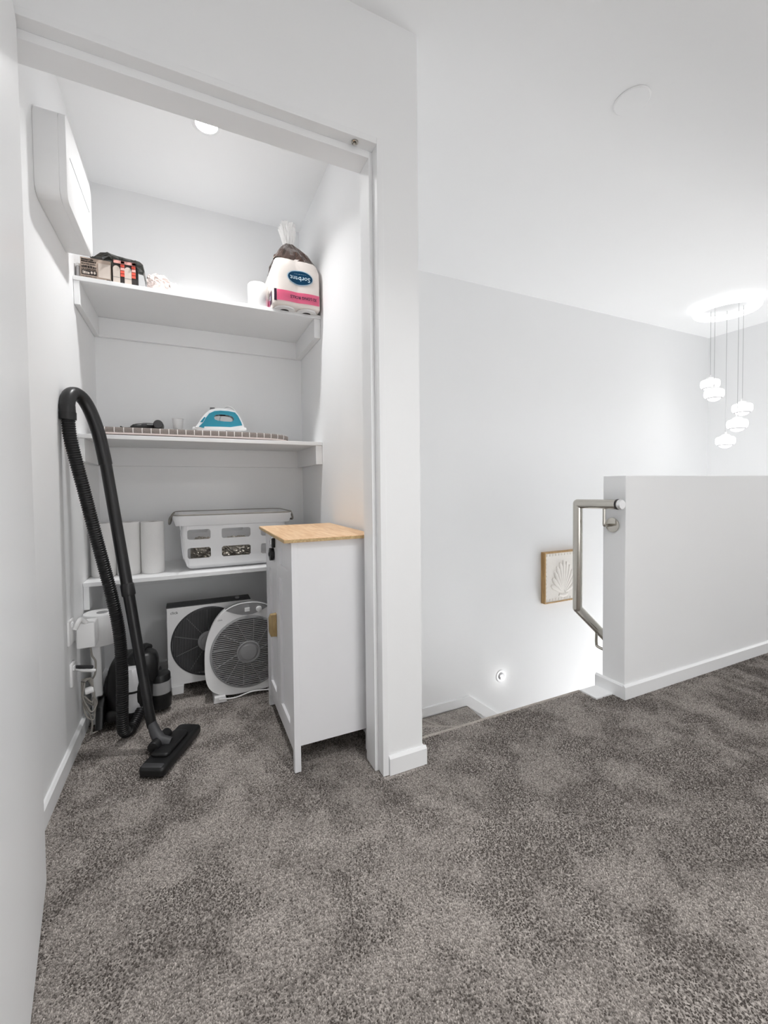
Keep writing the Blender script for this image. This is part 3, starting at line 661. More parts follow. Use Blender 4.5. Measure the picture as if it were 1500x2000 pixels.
# floor head
hc = Vector((-0.075,1.685,0)); hu = Vector((0.455,0.89,0)).normalized(); hv = Vector((hu.y,-hu.x,0))
def HP(a, c, z): return tuple(hc+hu*a+hv*c+Vector((0,0,z)))
b = NB(); prism(b, [HP(a,c,0.006) for a,c in rrect(-0.135,0.135,-0.045,0.045,0.018,4)], (0,0,0.030), 0.008, 3); o = finish('floor_head', b, M_BLACK, t, 40)
b = NB(); prism(b, [HP(a,c,0.034) for a,c in rrect(-0.075,0.075,-0.036,0.025,0.015,4)], (0,0,0.014), 0.006, 3); finish('hump', b, M_BLACK, o, 40)
b = NB(); prism(b, [HP(a,c,0.034) for a,c in rrect(-0.131,-0.108,-0.036,0.036,0.008,4)], (0,0,0.006), 0.002, 2); finish('end_trim', b, M_DARK, o, 40)
b = NB(); prism(b, [HP(a,c,0.034) for a,c in rrect(-0.045,-0.015,-0.062,-0.03,0.01,4)], (0,0,0.018), 0.004, 2); finish('pedal', b, M_BLACK, o, 40)
b = NB(); tube(b, [W1-(W1-W0).normalized()*0.02, W1+Vector((0.012,-0.012,-0.02)), Vector(HP(-0.005,-0.04,0.05)), Vector(HP(0.0,-0.005,0.042))], [0.0155,0.0195,0.022,0.018], 16); finish('neck', b, M_DARK, o, 50)
b = NB(); p1 = Vector(HP(-0.045,-0.045,0.048)); p2 = Vector(HP(0.05,-0.045,0.048)); cyl(b, p1, p2, 0.02, n=20, bev=0.003); finish('swivel', b, M_BLACK, o, 40)

# ------------------------------------------------------------------ drum-topped appliance, adapter, outlets, cable
t = thing('drum_appliance', 'white drum-topped appliance on a slim post behind the vacuum', 'appliance', (-0.338,2.055,0))
b = NB(); lathe(b, [(0.058,0.0),(0.060,0.004),(0.0605,0.118),(0.058,0.123),(0.050,0.124),(0.048,0.1215),(0.0,0.1215)], (-0.336,2.03,0.336), n=40); finish('drum', b, M_WHITE, t, 40)
b = NB(); lathe(b, [(0.02,0.0),(0.02,0.0015),(0.0,0.002)], (-0.33,2.03,0.4575), n=24); finish('lid_button', b, M_GREY, t, 40)
b = NB(); prism(b, [(x,y,0.337) for x,y in rrect(-0.369,-0.335,2.0,2.026,0.006,3)], (0.004,-0.008,-0.205), 0.002); finish('post', b, M_WHITE, t, 40)
b = NB(); prism(b, [(x,y,0.337) for x,y in rrect(-0.376,-0.354,2.03,2.05,0.005,3)], (0,0,-0.335), 0.002); finish('rear_post', b, M_WHITE, t, 40)
t = thing('power_adapter', 'white square plug-in power adapter beside the vacuum hose', 'adapter', (XL,1.88,0.42))
b = NB(); box(b, -0.386, -0.328, 1.862, 1.935, 0.372, 0.464, 0.005, 3); finish('case', b, M_WHITE, t, 40)
b = NB(); box(b, -0.3905, -0.384, 1.875, 1.915, 0.395, 0.445, 0.001); finish('plug_base', b, M_WHITE, t)
b = NB(); tube(b, smooth_path([(-0.395+0.01,1.845,0.452),(-0.375,1.848,0.475),(-0.368,1.858,0.484),(-0.355,1.87,0.466)],6), 0.0085, 8); finish('pin_block', b, M_WHITE, t, 60)
def outlet(y0, y1, z0, z1, label):
    t = thing('wall_outlet', label, 'power outlet', (XL,(y0+y1)/2,(z0+z1)/2))
    b = NB(); box(b, XL+0.0005, XL+0.009, y0, y1, z0, z1, 0.003); finish('face_plate', b, M_WHITE, t, 40)
    b = NB(); box(b, XL+0.009, XL+0.0135, (y0+y1)/2-0.012, (y0+y1)/2+0.006, z1-0.026, z1-0.010, 0.001); finish('switch', b, M_TRIM, t)
outlet(1.80,1.874,0.405,0.492,'white wall outlet behind the plugged-in adapter')
outlet(1.818,1.868,0.252,0.334,'lower white wall outlet plate above the closet baseboard')
t = thing('looped_cable', 'bundled grey cord hanging in loops below the adapter', 'cord', (-0.36,1.92,0.0))
b = NB()
tube(b, smooth_path([(-0.350,1.90,0.372),(-0.347,1.905,0.33),(-0.338,1.915,0.30),(-0.342,1.92,0.25),(-0.36,1.925,0.22)],6), 0.0035, 8)
random.seed(3)
for k in range(5):
    o1 = random.uniform(-0.010,0.010); o2 = random.uniform(-0.012,0.012); lo = 0.085+0.018*k
    tube(b, smooth_path([(-0.372+o1,1.90+o2,0.235),(-0.378+o1*0.5,1.905+o2,0.18),(-0.368+o1,1.91+o2,lo+0.02),(-0.352,1.915+o2,lo-0.008),(-0.340+o1,1.915,lo+0.02),(-0.346,1.912+o2,0.18),(-0.352+o1,1.905,0.24),(-0.372+o1,1.90+o2,0.24)],6), 0.003, 8)
tube(b, smooth_path([(-0.36,1.915,0.10),(-0.355,1.92,0.06),(-0.36,1.93,0.02),(-0.345,1.95,0.013)],5), 0.003, 8)
finish('cable', b, M_CORD, t, 60)
b = NB(); tube(b, smooth_path([(-0.392,1.865,0.305),(-0.375,1.875,0.29),(-0.352,1.89,0.278),(-0.338,1.90,0.272)],5), 0.006, 8); o = finish('clip', b, M_WHITE, t, 60)
b = NB(); cyl(b, (-0.372,1.902,0.196), (-0.345,1.908,0.200), 0.013, n=14, bev=0.003); finish('tie', b, M_WHITE, t, 40)
b = NB(); tube(b, [(-0.386,1.86,0.31),(-0.366,1.89,0.292),(-0.346,1.905,0.285)], [0.006,0.009,0.006], 10); finish('plug', b, M_DARK, t, 40)

# ------------------------------------------------------------------ paper rolls and laundry basket on the lowest shelf
def roll(x, y, z, r, hgt, label, group, prof=None):
    t = thing('paper_roll', label, 'paper roll', (x,y,z), group)
    b = NB(); lathe(b, [(0.021,0.0),(r-0.003,0.0),(r,0.004),(r+0.0008,hgt*0.5),(r,hgt-0.004),(r-0.003,hgt),(0.022,hgt),(0.022,0.0)], (x,y,z), n=44, cap0=False, cap1=False); finish('paper', b, M_PAPER, t, 40)
    b = NB(); lathe(b, [(0.0218,0.001),(0.0218,hgt-0.002),(0.0195,hgt-0.002),(0.0195,0.001)], (x,y,z), n=24, cap0=False, cap1=False); finish('core', b, M_CORE, t, 40)
    return t
roll(-0.345,2.195,Z3,0.047,0.232,'paper towel roll half hidden by the vacuum hose, against the closet wall','paper towel rolls')
roll(-0.250,2.195,Z3,0.047,0.232,'middle paper towel roll, partly behind the vacuum wand','paper towel rolls')
roll(-0.155,2.185,Z3,0.047,0.232,'paper towel roll standing nearest the laundry basket','paper towel rolls')

t = thing('laundry_basket', 'pale grey plastic laundry basket with cut-out sides and a deep rim', 'laundry basket', (0.2,2.28,Z3))
BX0, BX1, BY0, BY1, BZ0, BZ1 = -0.040, 0.436, 2.11, 2.44, Z3+0.002, Z3+0.212
def bask(s_side, u, z):
    """side walls: taper and rounded lower edge"""
    k = (z-BZ0)/(BZ1-BZ0); ins = 0.012*(1-k)+0.022*max(0,1-k/0.45)**2.4
    return ins
def bask_ring(z, grow=0.0, rr=0.055, n=8):
    i = bask(0,0,z)-grow; return [(x,y,z) for x,y in rrect(BX0+i,BX1-i,BY0+i,BY1-i,rr,n)]
b = NB()
z_lv = [BZ0, BZ0+0.006, BZ0+0.02, BZ0+0.05, BZ1]
# perimeter with straight runs; holes are cut by leaving out cells
def wall_cells(b, fixed, horizontal, a0, a1, holes, flip):
    """one side wall between a0..a1 along its run, holes: (s0,s1,z0,z1)"""
    c = 0.007
    S = sorted({a0,a1} | {v for h in holes for v in (h[0],h[0]+c,h[1]-c,h[1])}); Z = sorted({BZ0+0.02,BZ1} | {v for h in holes for v in (h[2],h[2]+c,h[3]-c,h[3])})
    cache = {}
    def V(s, z):
        if (s,z) not in cache:
            i = bask(0,0,z); w = (fixed+i*(1 if not flip else -1))
            # pull run ends in with the taper
            m = (a0+a1)/2; half = (a1-a0)/2; s2 = m+(s-m)*(half-0.0)/half
            cache[(s,z)] = b.verts.new((s2,w,z) if horizontal else (w,s2,z))
        return cache[(s,z)]
    for i in range(len(S)-1):
        for j in range(len(Z)-1):
            s0,s1,z0,z1 = S[i],S[i+1],Z[j],Z[j+1]; cs, cz = (s0+s1)/2, (z0+z1)/2; hole = None
            for h in holes:
                if h[0] < cs < h[1] and h[2] < cz < h[3]: hole = h
            if not hole: b.faces.new((V(s0,z0),V(s1,z0),V(s1,z1),V(s0,z1))); continue
            le, re, lo, hi = s0 == hole[0], s1 == hole[1], z0 == hole[2], z1 == hole[3]
            if le and lo: b.faces.new((V(s0,z0),V(s1,z0),V(s0,z1)))
            elif re and lo: b.faces.new((V(s0,z0),V(s1,z0),V(s1,z1)))
            elif le and hi: b.faces.new((V(s0,z0),V(s1,z1),V(s0,z1)))
            elif re and hi: b.faces.new((V(s1,z0),V(s1,z1),V(s0,z1)))
rr = 0.026
zu0, zu1, zl0, zl1 = 0.722, 0.768, 0.634, 0.684
hx = [(-0.018,0.085),(0.134,0.262),(0.309,0.408-0.0)]
hx = [(-0.012,0.086),(0.134,0.264),(0.312,0.408)]
wall_cells(b, BY0, True, BX0+rr, BX1-rr, [(a,c,z0,z1) for a,c in hx for z0,z1 in ((zu0,zu1),(zl0,zl1))], False)
wall_cells(b, BY1, True, BX0+rr, BX1-rr, [(a,c,z0,z1) for a,c in hx for z0,z1 in ((zu0,zu1),(zl0,zl1))], True)
wall_cells(b, BX0, False, BY0+rr, BY1-rr, [(2.2,2.33,zu0,zu1),(2.2,2.33,zl0,zl1)], False)
wall_cells(b, BX1, False, BY0+rr, BY1-rr, [(2.2,2.33,zu0,zu1),(2.2,2.33,zl0,zl1)], True)
# rounded corners
zs = [BZ0+0.02+(BZ1-BZ0-0.02)*i/4 for i in range(5)]
for cx, cy, a0 in ((BX1-rr,BY1-rr,0),(BX0+rr,BY1-rr,90),(BX0+rr,BY0+rr,180),(BX1-rr,BY0+rr,270)):
    rows = []
    for z in zs:
        i = bask(0,0,z); rows.append([b.verts.new((cx+max(rr-i,0)*math.cos(R(a0+90*k/8))+min(rr-i,0)*(1 if math.cos(R(a0+45)) > 0 else -1), cy+max(rr-i,0)*math.sin(R(a0+90*k/8))+min(rr-i,0)*(1 if math.sin(R(a0+45)) > 0 else -1), z)) for k in range(9)])
    for p, q2 in zip(rows, rows[1:]):
        for k in range(8): b.faces.new((p[k],p[k+1],q2[k+1],q2[k]))
# bottom
rw = []
for z, e in ((BZ0+0.02,0.0),(BZ0+0.008,0.010),(BZ0,0.026)):
    i = bask(0,0,BZ0+0.02)+e; rw.append(ring(b, [(x,y,z) for x,y in rrect(BX0+i,BX1-i,BY0+i,BY1-i,max(rr-i,0.004),8)]))
bridge(b, rw[0], rw[1]); bridge(b, rw[1], rw[2]); b.faces.new(list(reversed(rw[2])))
bmesh.ops.remove_doubles(b, verts=b.verts, dist=0.0008)
bmesh.ops.recalc_face_normals(b, faces=b.faces)
bmesh.ops.solidify(b, geom=b.faces[:], thickness=0.0025)
finish('body', b, M_BASK, t, 40)
b = NB()
def rimring(g, z): return ring(b, [(x,y,z+0.006*abs((x-0.198)/0.25)**2*0) for x,y in rrect(BX0-g-0.012*(1 if g>0 else 0),BX1+g+0.012*(1 if g>0 else 0),BY0-g*0.8,BY1+g*0.8,rr+g,8)])
rg = [rimring(-0.001,BZ1-0.004), rimring(0.007,BZ1-0.002), rimring(0.015,BZ1+0.022), rimring(0.018,BZ1+0.043), rimring(0.014,BZ1+0.046), rimring(0.010,BZ1+0.040), rimring(0.004,BZ1+0.004), rimring(-0.004,BZ1)]
for p, q2 in zip(rg, rg[1:]): bridge(b, p, q2)
bridge(b, rg[-1], rg[0]); finish('rim', b, M_BASK, t, 40)
b = NB(); z = BZ1+0.0465
tube(b, [(x,y,z) for x,y in rrect(BX0-0.029,BX1+0.029,BY0-0.0136,BY1+0.0136,rr+0.017,8)], 0.0032, 8, closed=True); finish('rim_edge', b, M_RIMG, t, 60)
for s, x in ((-1,BX0-0.026),(1,BX1+0.026)):
    b = NB(); y0, y1 = 2.17, 2.38
    tube(b, smooth_path([(x+s*0.004,y0,BZ1+0.046),(x+s*0.016,y0+0.01,BZ1+0.030),(x+s*0.020,y0+0.02,BZ1+0.004),(x+s*0.020,y1-0.02,BZ1+0.004),(x+s*0.016,y1-0.01,BZ1+0.030),(x+s*0.004,y1,BZ1+0.046)],5), 0.005, 8); finish('handle', b, M_RIMG, t, 60)
def crumple(seed, amp, fr):
    def f(d):
        v = Vector((d.x*fr+seed, d.y*fr, d.z*fr)); return 1+amp*(mnoise.noise(v)+0.6*mnoise.noise(v*2.3)+0.35*mnoise.noise(v*5.1))
    return f
for i, (x, rx, lab) in enumerate(((0.055,0.062,'crumpled silver foil bag showing in the first basket opening'),(0.205,0.078,'crumpled silver foil bag showing in the second basket opening'))):
    b = NB(); ellipsoid(b, (x,2.215,BZ0+0.073), (rx,0.068,0.066), 56, 34, crumple(i*7.3,0.20,2.6))
    for v in b.verts:
        v.co.z = max(v.co.z, BZ0+0.006); v.co.y = max(v.co.y, 2.143); v.co.x = min(max(v.co.x, 0.0), 0.395)
    tag(finish('foil_bag', b, M_FOIL, None, None, (x,2.215,BZ0+0.006)), lab, 'bag')

# ------------------------------------------------------------------ ironing board, iron, dryer, cup on the middle shelf
t = thing('ironing_board', 'low tabletop ironing board with a taupe checked cover', 'ironing board', (0.06,2.26,Z2))
def bo(d=0.0):
    x0, x1, y0, y1 = -0.335+d, 0.478-d, 2.088+d, 2.385-d; pts = [(x0,y1),(x0,y0),(0.22,y0)]; yc = (y0+y1)/2; hw = (y1-y0)/2
    for i in range(13):
        a = R(-90+180*i/12); pts.append((0.29+(x1-0.29)*max(math.cos(a),0)**0.8, yc+hw*0.98*math.sin(a)*(1.0)))
    pts.append((0.22,y1)); return pts
b = NB(); prism(b, [(x,y,Z2+0.014) for x,y in bo()], (0,0,0.022), 0.008, 3); finish('cover', b, M_GRID, t, 40)
b = NB(); prism(b, [(x,y,Z2+0.007) for x,y in bo(0.006)], (0,0,0.0068)); finish('underside', b, M_CLOTH, t)
for x in (-0.20, 0.25):
    b = NB(); tube(b, [(x,2.13,Z2+0.0035),(x,2.34,Z2+0.0035)], 0.0034, 8); finish('folded_leg', b, M_DARK, t)
BT = Z2+0.0365
t = thing('clothes_iron', 'teal and white steam iron on the checked ironing board', 'iron', (0.14,2.20,BT))
IY = 2.20; K = IY/2.1
def IX(px, pz): # side view, measured in the plane y=2.1 and moved back to IY along the sight line
    x = 0.029+(px-380)*0.00221; z = 1.231+(838-pz)*0.00236; return x*K, max(0.96+(z-0.96)*K-0.0165+0.004, BT+0.0005)
def side(pts): return [IX(a,c) for a,c in pts]
def slab_side(b, pts, hw_fn, y_c, m=1):
    pass
outer = side([(376,834),(384,828),(392,817),(401,806),(411,798),(424,795),(440,794.5),(456,797),(464,803),(470,814),(476,826),(478,837)])
# sole
b = NB(); L0, L1 = IX(376,834)[0], IX(479,838)[0]
so = []
for i in range(15):
    s = i/14; x = L0+(L1-L0)*s; so.append((x, 0.05*min(1,math.sin(min(s*1.9,1.57)))**0.8+0.001))
pl = [(x,IY-hh,BT+0.0005) for x,hh in so]+[(x,IY+hh,BT+0.0005) for x,hh in reversed(so)]
prism(b, pl, (0,0,0.012), 0.002); finish('soleplate', b, M_CHROME, t, 40)
pl = [(x,IY-hh*0.97,BT+0.0125) for x,hh in so]+[(x,IY+hh*0.97,BT+0.0125) for x,hh in reversed(so)]
b = NB(); prism(b, pl, (0,0,0.016), 0.004, 2); finish('skirt', b, M_WHITE, t, 40)
# body with handle loop: side-profile ring
hole = [(417,812),(420,808.5),(428,807),(440,807),(450,808.5),(455,812),(455,817),(450,820),(436,820),(424,819),(418,817)]
def loop_plate(b, out, hol, y0, y1, n=56):
    hc = Vector((sum(p[0] for p in hol)/len(hol), sum(p[1] for p in hol)/len(hol)))
    def hit(poly, a):
        d = (math.cos(a),math.sin(a)); best = 0
        for i in range(len(poly)):
            (ax,az),(bx,bz) = poly[i], poly[(i+1) % len(poly)]; ex, ez = bx-ax, bz-az; den = d[0]*ez-d[1]*ex
            if abs(den) < 1e-12: continue
            tt = ((ax-hc.x)*ez-(az-hc.y)*ex)/den; uu = ((ax-hc.x)*d[1]-(az-hc.y)*d[0])/den
            if tt > 0 and -1e-6 <= uu <= 1+1e-6: best = max(best, tt)
        return hc.x+d[0]*best, hc.y+d[1]*best
    angs = sorted({2*math.pi*i/n for i in range(n)} | {math.atan2(p[1]-hc.y,p[0]-hc.x) % (2*math.pi) for p in out})
    O = [hit(out,a) for a in angs]; I = [hit(hol,a) for a in angs]
    A = ring(b, [(x,y0,z) for x,z in O]); B = ring(b, [(x,y0,z) for x,z in I]); Cc = ring(b, [(x,y1,z) for x,z in I]); D = ring(b, [(x,y1,z) for x,z in O])
    bridge(b, A, B); bridge(b, B, Cc); bridge(b, Cc, D); bridge(b, D, A)
b = NB(); loop_plate(b, side([(381,833),(385,828),(392,817),(401,806),(411,798),(424,795),(440,794.5),(456,797),(464,803),(470,814),(475,825),(476,833)]), side(hole), IY-0.019, IY+0.019); finish('shell', b, M_WHITE, t, 40)
teal = side([(388,832),(396,824),(402,814),(408,806),(418,801),(430,799.5),(446,799.5),(458,801.5),(464,808),(470,820),(472,826),(455,829),(440,832),(420,834),(395,834)])
b = NB(); loop_plate(b, teal, side(hole), IY-0.024, IY+0.024); finish('grip', b, M_TEAL, t, 40)
b = NB(); p = IX(394,818); prism(b, [(p[0]-0.008,IY-0.0205,p[1]-0.012),(p[0]+0.010,IY-0.0205,p[1]+0.012),(p[0]+0.016,IY-0.0205,p[1]+0.010),(p[0]+0.002,IY-0.0205,p[1]-0.014)], (0,0.041,0), 0.001); finish('water_cap', b, M_TEAL, t)
b = NB(); p = IX(414,797); box(b, p[0]-0.010, p[0]+0.012, IY-0.012, IY+0.012, p[1]-0.002, p[1]+0.009, 0.002); finish('steam_button', b, M_MGREY, t)
pts = [IX(462,803), IX(458,792), IX(448,786), IX(440,790), IX(433,803), IX(428,818)]
b = NB(); tube(b, smooth_path([(x,IY+0.02+0.012*i,z) for i,(x,z) in enumerate(pts)]+[(pts[-1][0]-0.02,IY+0.10,BT+0.009),(pts[-1][0]+0.06,IY+0.13,BT+0.008)],6), 0.0032, 8); finish('cord', b, M_WHITE, t, 60)

t = thing('hair_dryer', 'black hair dryer lying on the ironing board', 'hair dryer', (-0.15,2.2,BT))
b = NB(); tube(b, [(-0.118,2.135,BT+0.0245),(-0.118,2.14,BT+0.0245),(-0.12,2.20,BT+0.027),(-0.123,2.25,BT+0.029),(-0.124,2.275,BT+0.027)], [0.0175,0.0195,0.021,0.024,0.018], 24); o = finish('barrel', b, M_BLACK, t, 50)
b = NB(); lathe(b, [(0.0165,0.0),(0.0165,0.0012),(0.0,0.0012)], (-0.118,2.135,BT+0.0245), (0,-1,0), 24, False, True); finish('nozzle_mesh', b, M_DARK, o, 40)
b = NB(); tube(b, smooth_path([(-0.130,2.205,BT+0.022),(-0.165,2.195,BT+0.020),(-0.20,2.185,BT+0.015),(-0.228,2.178,BT+0.009)],5), [0.015]*4+[0.0155]*4+[0.0145]*4+[0.0135]*2+[0.010,0.007], 14); finish('grip', b, M_BLACK, t, 50)
b = NB(); box(b, -0.185, -0.165, 2.176, 2.186, BT+0.018, BT+0.030, 0.002); finish('switch', b, M_DARK, t)
b = NB(); tube(b, smooth_path([(-0.225,2.178,BT+0.009),(-0.25,2.17,BT+0.006),(-0.262,2.15,BT+0.008)],4), 0.0035, 8); finish('cord', b, M_BLACK, t, 60)
t = thing('measuring_cup', 'small frosted measuring cup between the hair dryer and the iron', 'cup', (-0.04,2.32,BT))
b = NB(); lathe(b, [(0.019,0.0),(0.0205,0.002),(0.025,0.074),(0.0265,0.075),(0.024,0.074),(0.019,0.003)], (-0.042,2.30,BT+0.0005), n=28, cap1=True); finish('cup', b, M_WHITE, t, 40)

# ------------------------------------------------------------------ top shelf: boxes, black film, cloth bag, toilet rolls
t = thing('cardboard_box', 'tan cardboard box with dark printed lettering on the top shelf', 'box', (-0.33,2.13,Z1))
b = NB(); box(b, -0.378, -0.272, 2.085, 2.20, Z1+0.0005, Z1+0.088, 0.0015); finish('carton', b, M_CARD, t)
b = NB(); box(b, -0.317, -0.275, 2.0825, 2.0848, Z1+0.014, Z1+0.072, 0.0006); finish('pale_label', b, M_CARDL, t)
def print_lines(z, hgt, x0, x1, seed, m=M_INK):
    rnd = random.Random(seed); b = NB(); x = x0
    while x < x1-0.002:
        wd = rnd.uniform(0.0016,0.0042); box(b, x, min(x+wd,x1), 2.0838, 2.0848, Z1+z, Z1+z+hgt*rnd.uniform(0.7,1)); x += wd+rnd.choice((0.0006,0.0008,0.0022))
    o = finish('print_line', b, m, t); o['kind'] = 'stuff'
for z, hg, sd, xe in ((0.0765,0.0062,1,-0.330),(0.0685,0.006,2,-0.324),(0.0600,0.0035,3,-0.326),(0.046,0.0095,4,-0.324),(0.0385,0.005,7,-0.324),(0.0105,0.0026,5,-0.323)): print_lines(z, hg, -0.374, xe, sd)
b = NB(); box(b, -0.374, -0.322, 2.0838, 2.0848, Z1+0.018, Z1+0.0365); finish('print_block', b, M_INK, t)
b = NB()
for k, (xx, ww) in enumerate(((-0.370,0.003),(-0.3655,0.0055),(-0.358,0.0035),(-0.353,0.006))): box(b, xx, xx+ww, 2.0831, 2.0839, Z1+0.0215, Z1+0.033-0.0012*k)
for xx in (-0.3395,-0.3295): prism(b, [(xx+0.0038*math.cos(R(a)),2.0831,Z1+0.0285+0.0052*math.sin(R(a))) for a in range(0,360,30)], (0,0.0008,0))
finish('pale_print', b, M_CARDL, t)
b = NB(); box(b, -0.316, -0.296, 2.0838, 2.0848, Z1+0.004, Z1+0.008); box(b, -0.289, -0.274, 2.0838, 2.0848, Z1+0.002, Z1+0.010); finish('print_block', b, M_INK, t)

t = thing('printed_box', 'black and red printed box with pale arched windows', 'box', (-0.22,2.14,Z1))
b = NB(); box(b, -0.268, -0.183, 2.080, 2.19, Z1+0.0005, Z1+0.098, 0.0012); finish('carton', b, M_INK, t)
def strip(x0, x1, z0, z1, m, nm): b = NB(); box(b, x0, x1, 2.0785, 2.0798, Z1+z0, Z1+z1); return finish(nm, b, m, t)
strip(-0.262,-0.184,0.084,0.096,M_PINKCARD,'header_strip')
for x in (-0.2565, -0.2155):
    b = NB(); w2 = 0.0125
    out = [(x-w2+0.004,Z1+0.003),(x+w2+0.004,Z1+0.003)]+[(x+0.004+w2*math.cos(R(a)),Z1+0.060+w2*1.1*math.sin(R(a))) for a in range(0,181,20)]
    prism(b, [(a,2.0785,c) for a,c in out], (0,0.0013,0)); w = finish('arched_window', b, M_CARDL, t)
    b = NB(); box(b, x-w2+0.004, x+w2+0.004, 2.0778, 2.0786, Z1+0.026, Z1+0.0275); finish('print_line', b, M_GREY, w)
for x in (-0.2305, -0.1905):
    for k in range(4): strip(x-0.0075, x+0.0065, 0.032+0.013*k, 0.0425+0.013*k, M_RED if k != 2 else M_PINKCARD, 'red_block')
    strip(x-0.0055, x+0.0065, 0.085, 0.095, M_RED, 'red_block')

# crinkled black bag draped over both boxes
b = NB(); random.seed(11)
prof = [(-0.345,0.094),(-0.33,0.098),(-0.305,0.108),(-0.283,0.1245),(-0.268,0.1195),(-0.245,0.116),(-0.222,0.112),(-0.200,0.1105),(-0.182,0.108),(-0.166,0.107),(-0.156,0.098),(-0.152,0.078),(-0.154,0.058),(-0.151,0.04)]
rows = []
for i, (x, z) in enumerate(prof):
    r0 = []
    for j in range(9):
        yy = 2.062+0.018*(i % 2)*(1 if j == 0 else 0)+j*0.016; dz = -0.010*(1 if j == 0 else 0)*(i > 3) + (0.006*mnoise.noise(Vector((x*40,yy*40,0)))+0.004*mnoise.noise(Vector((x*90,yy*90,3)))) - 0.0016*abs(j-3)
        r0.append(b.verts.new((x+0.003*mnoise.noise(Vector((yy*70,x*70,1))), yy, Z1+max(z+dz, 0.1015 if x < -0.178 and x > -0.27 else (0.0915 if x <= -0.27 else 0.012)))))
    rows.append(r0)
for p, q2 in zip(rows, rows[1:]):
    for j in range(8): b.faces.new((p[j],p[j+1],q2[j+1],q2[j]))
bmesh.ops.solidify(b, geom=b.faces[:], thickness=0.0012)
tag(finish('plastic_bag', b, M_BLKBAG, None, None, (-0.22,2.13,Z1+0.09)), 'crinkled black plastic bag lying over the boxes on the top shelf', 'plastic bag')
b = NB(); ellipsoid(b, (-0.100,2.15,Z1+0.042), (0.056,0.055,0.048), 56, 34, crumple(2.7,0.22,2.4))
for v in b.verts:
    v.co.z = max(v.co.z, Z1+0.0008); v.co.x = max(v.co.x, -0.146); v.co.y = max(v.co.y, 2.07)
    k = max(0, (v.co.x+0.07)/0.06); v.co.z = Z1+0.0008+(v.co.z-Z1-0.0008)*(1-0.45*min(k,1))
t = thing('cloth_bundle', 'crumpled white cloth in a clear bag beside the printed box', 'cloth', (-0.085,2.15,Z1))
finish('cloth', b, M_CLOTH, t, None)
b = NB(); ellipsoid(b, (-0.042,2.15,Z1+0.030), (0.034,0.04,0.036), 44, 26, crumple(9.1,0.30,3.2))
for v in b.verts: v.co.z = max(v.co.z, Z1+0.0008)
finish('clear_wrap', b, M_FRILL, t, None)
t = thing('storage_jar', 'small silver grey jar at the wall end of the top shelf', 'jar', (-0.389,2.16,Z1))
b = NB(); lathe(b, [(0.009,0.0),(0.010,0.002),(0.010,0.05),(0.007,0.056)], (-0.3885,2.11,Z1+0.0005), n=20); finish('jar', b, M_SILVER, t, 40)
b = NB(); lathe(b, [(0.008,0.056),(0.008,0.066),(0.006,0.068)], (-0.3885,2.11,Z1+0.0005), n=20); finish('lid', b, M_WHITE, t, 40)

roll(0.322,2.13,Z1,0.046,0.122,'loose white toilet roll standing beside the wrapped pack',None)

# wrapped pack of toilet rolls, stored upside down
t = thing('toilet_roll_pack', 'opened plastic pack of toilet rolls with a pink band, upside down', 'toilet rolls', (0.49,2.13,Z1))
PX, PY, HW, HD = 0.487, 2.138, 0.115, 0.121
def front_y(x, z=0): return PY-HD-0.006*abs(math.sin(math.pi*(x-PX)/HW))+0.0
def pack_ring(z, kx, ky, dx=0.0, dy=0.0, wr=0.0, n=72, rnd=0.022, sd=0):
    base = rrect(-HW,HW,-HD,HD,rnd,6); out = []
    # resample the outline evenly
    P = [Vector(p) for p in base]; L = [0]
    for i in range(len(P)): L.append(L[-1]+(P[(i+1) % len(P)]-P[i]).length)
    j = 0
    for i in range(n):
        s = L[-1]*i/n
        while L[j+1] < s: j += 1
        p = P[j].lerp(P[(j+1) % len(P)], (s-L[j])/(L[j+1]-L[j]+1e-9))
        bul = 0.006*abs(math.sin(math.pi*p.x/HW)) if abs(p.y) > HD*0.98 else 0
        q = Vector((p.x*kx, (p.y+math.copysign(bul,p.y))*ky))
        if wr: q *= 1+wr*mnoise.noise(Vector((p.x*40+sd,p.y*40,z*50)))
        out.append((PX+dx+q.x, PY+dy+q.y, z+(0.3*wr*0.03*mnoise.noise(Vector((p.x*50,p.y*50,7))) if wr else 0)))
    return out
b = NB(); rg = []
for z, kx, ky, dx, dy, wr in ((Z1+0.0006,0.9,0.9,0,0,0),(Z1+0.003,0.965,0.965,0,0,0),(Z1+0.012,1,1,0,0,0),(Z1+0.045,1,1,0,0,0.004),(Z1+0.09,0.985,1,0,0,0.006),(Z1+0.14,0.99,1,0,0,0.006),(Z1+0.185,0.975,0.99,0,0,0.01),(Z1+0.215,0.88,0.93,0.0,0,0.02),(Z1+0.232,0.77,0.86,-0.004,0,0.03)):
    rg.append(ring(b, pack_ring(z,kx,ky,dx,dy,wr)))
for p, q2 in zip(rg, rg[1:]): bridge(b, p, q2)
b.faces.new(list(reversed(rg[0]))); b.faces.new(rg[-1])
finish('wrapper', b, M_BAG, t, 60)
b = NB(); rg = []
for z, kx, ky, dx, dy, wr in ((Z1+0.224,0.84,0.90,-0.004,0,0.04),(Z1+0.252,0.74,0.78,-0.006,0,0.12),(Z1+0.280,0.60,0.62,-0.008,0,0.16),(Z1+0.308,0.42,0.44,-0.010,0,0.18),(Z1+0.332,0.25,0.27,-0.012,0,0.16),(Z1+0.348,0.15,0.16,-0.012,0,0.12)):
    rg.append(ring(b, pack_ring(z,kx,ky,dx,dy,wr)))
for p, q2 in zip(rg, rg[1:]): bridge(b, p, q2)
b.faces.new(rg[-1]); o = finish('gathered_top', b, M_BROWN, t, None); o['label'] = 'gathered clear film, dark reflection in its colour'
b = NB(); rg = []
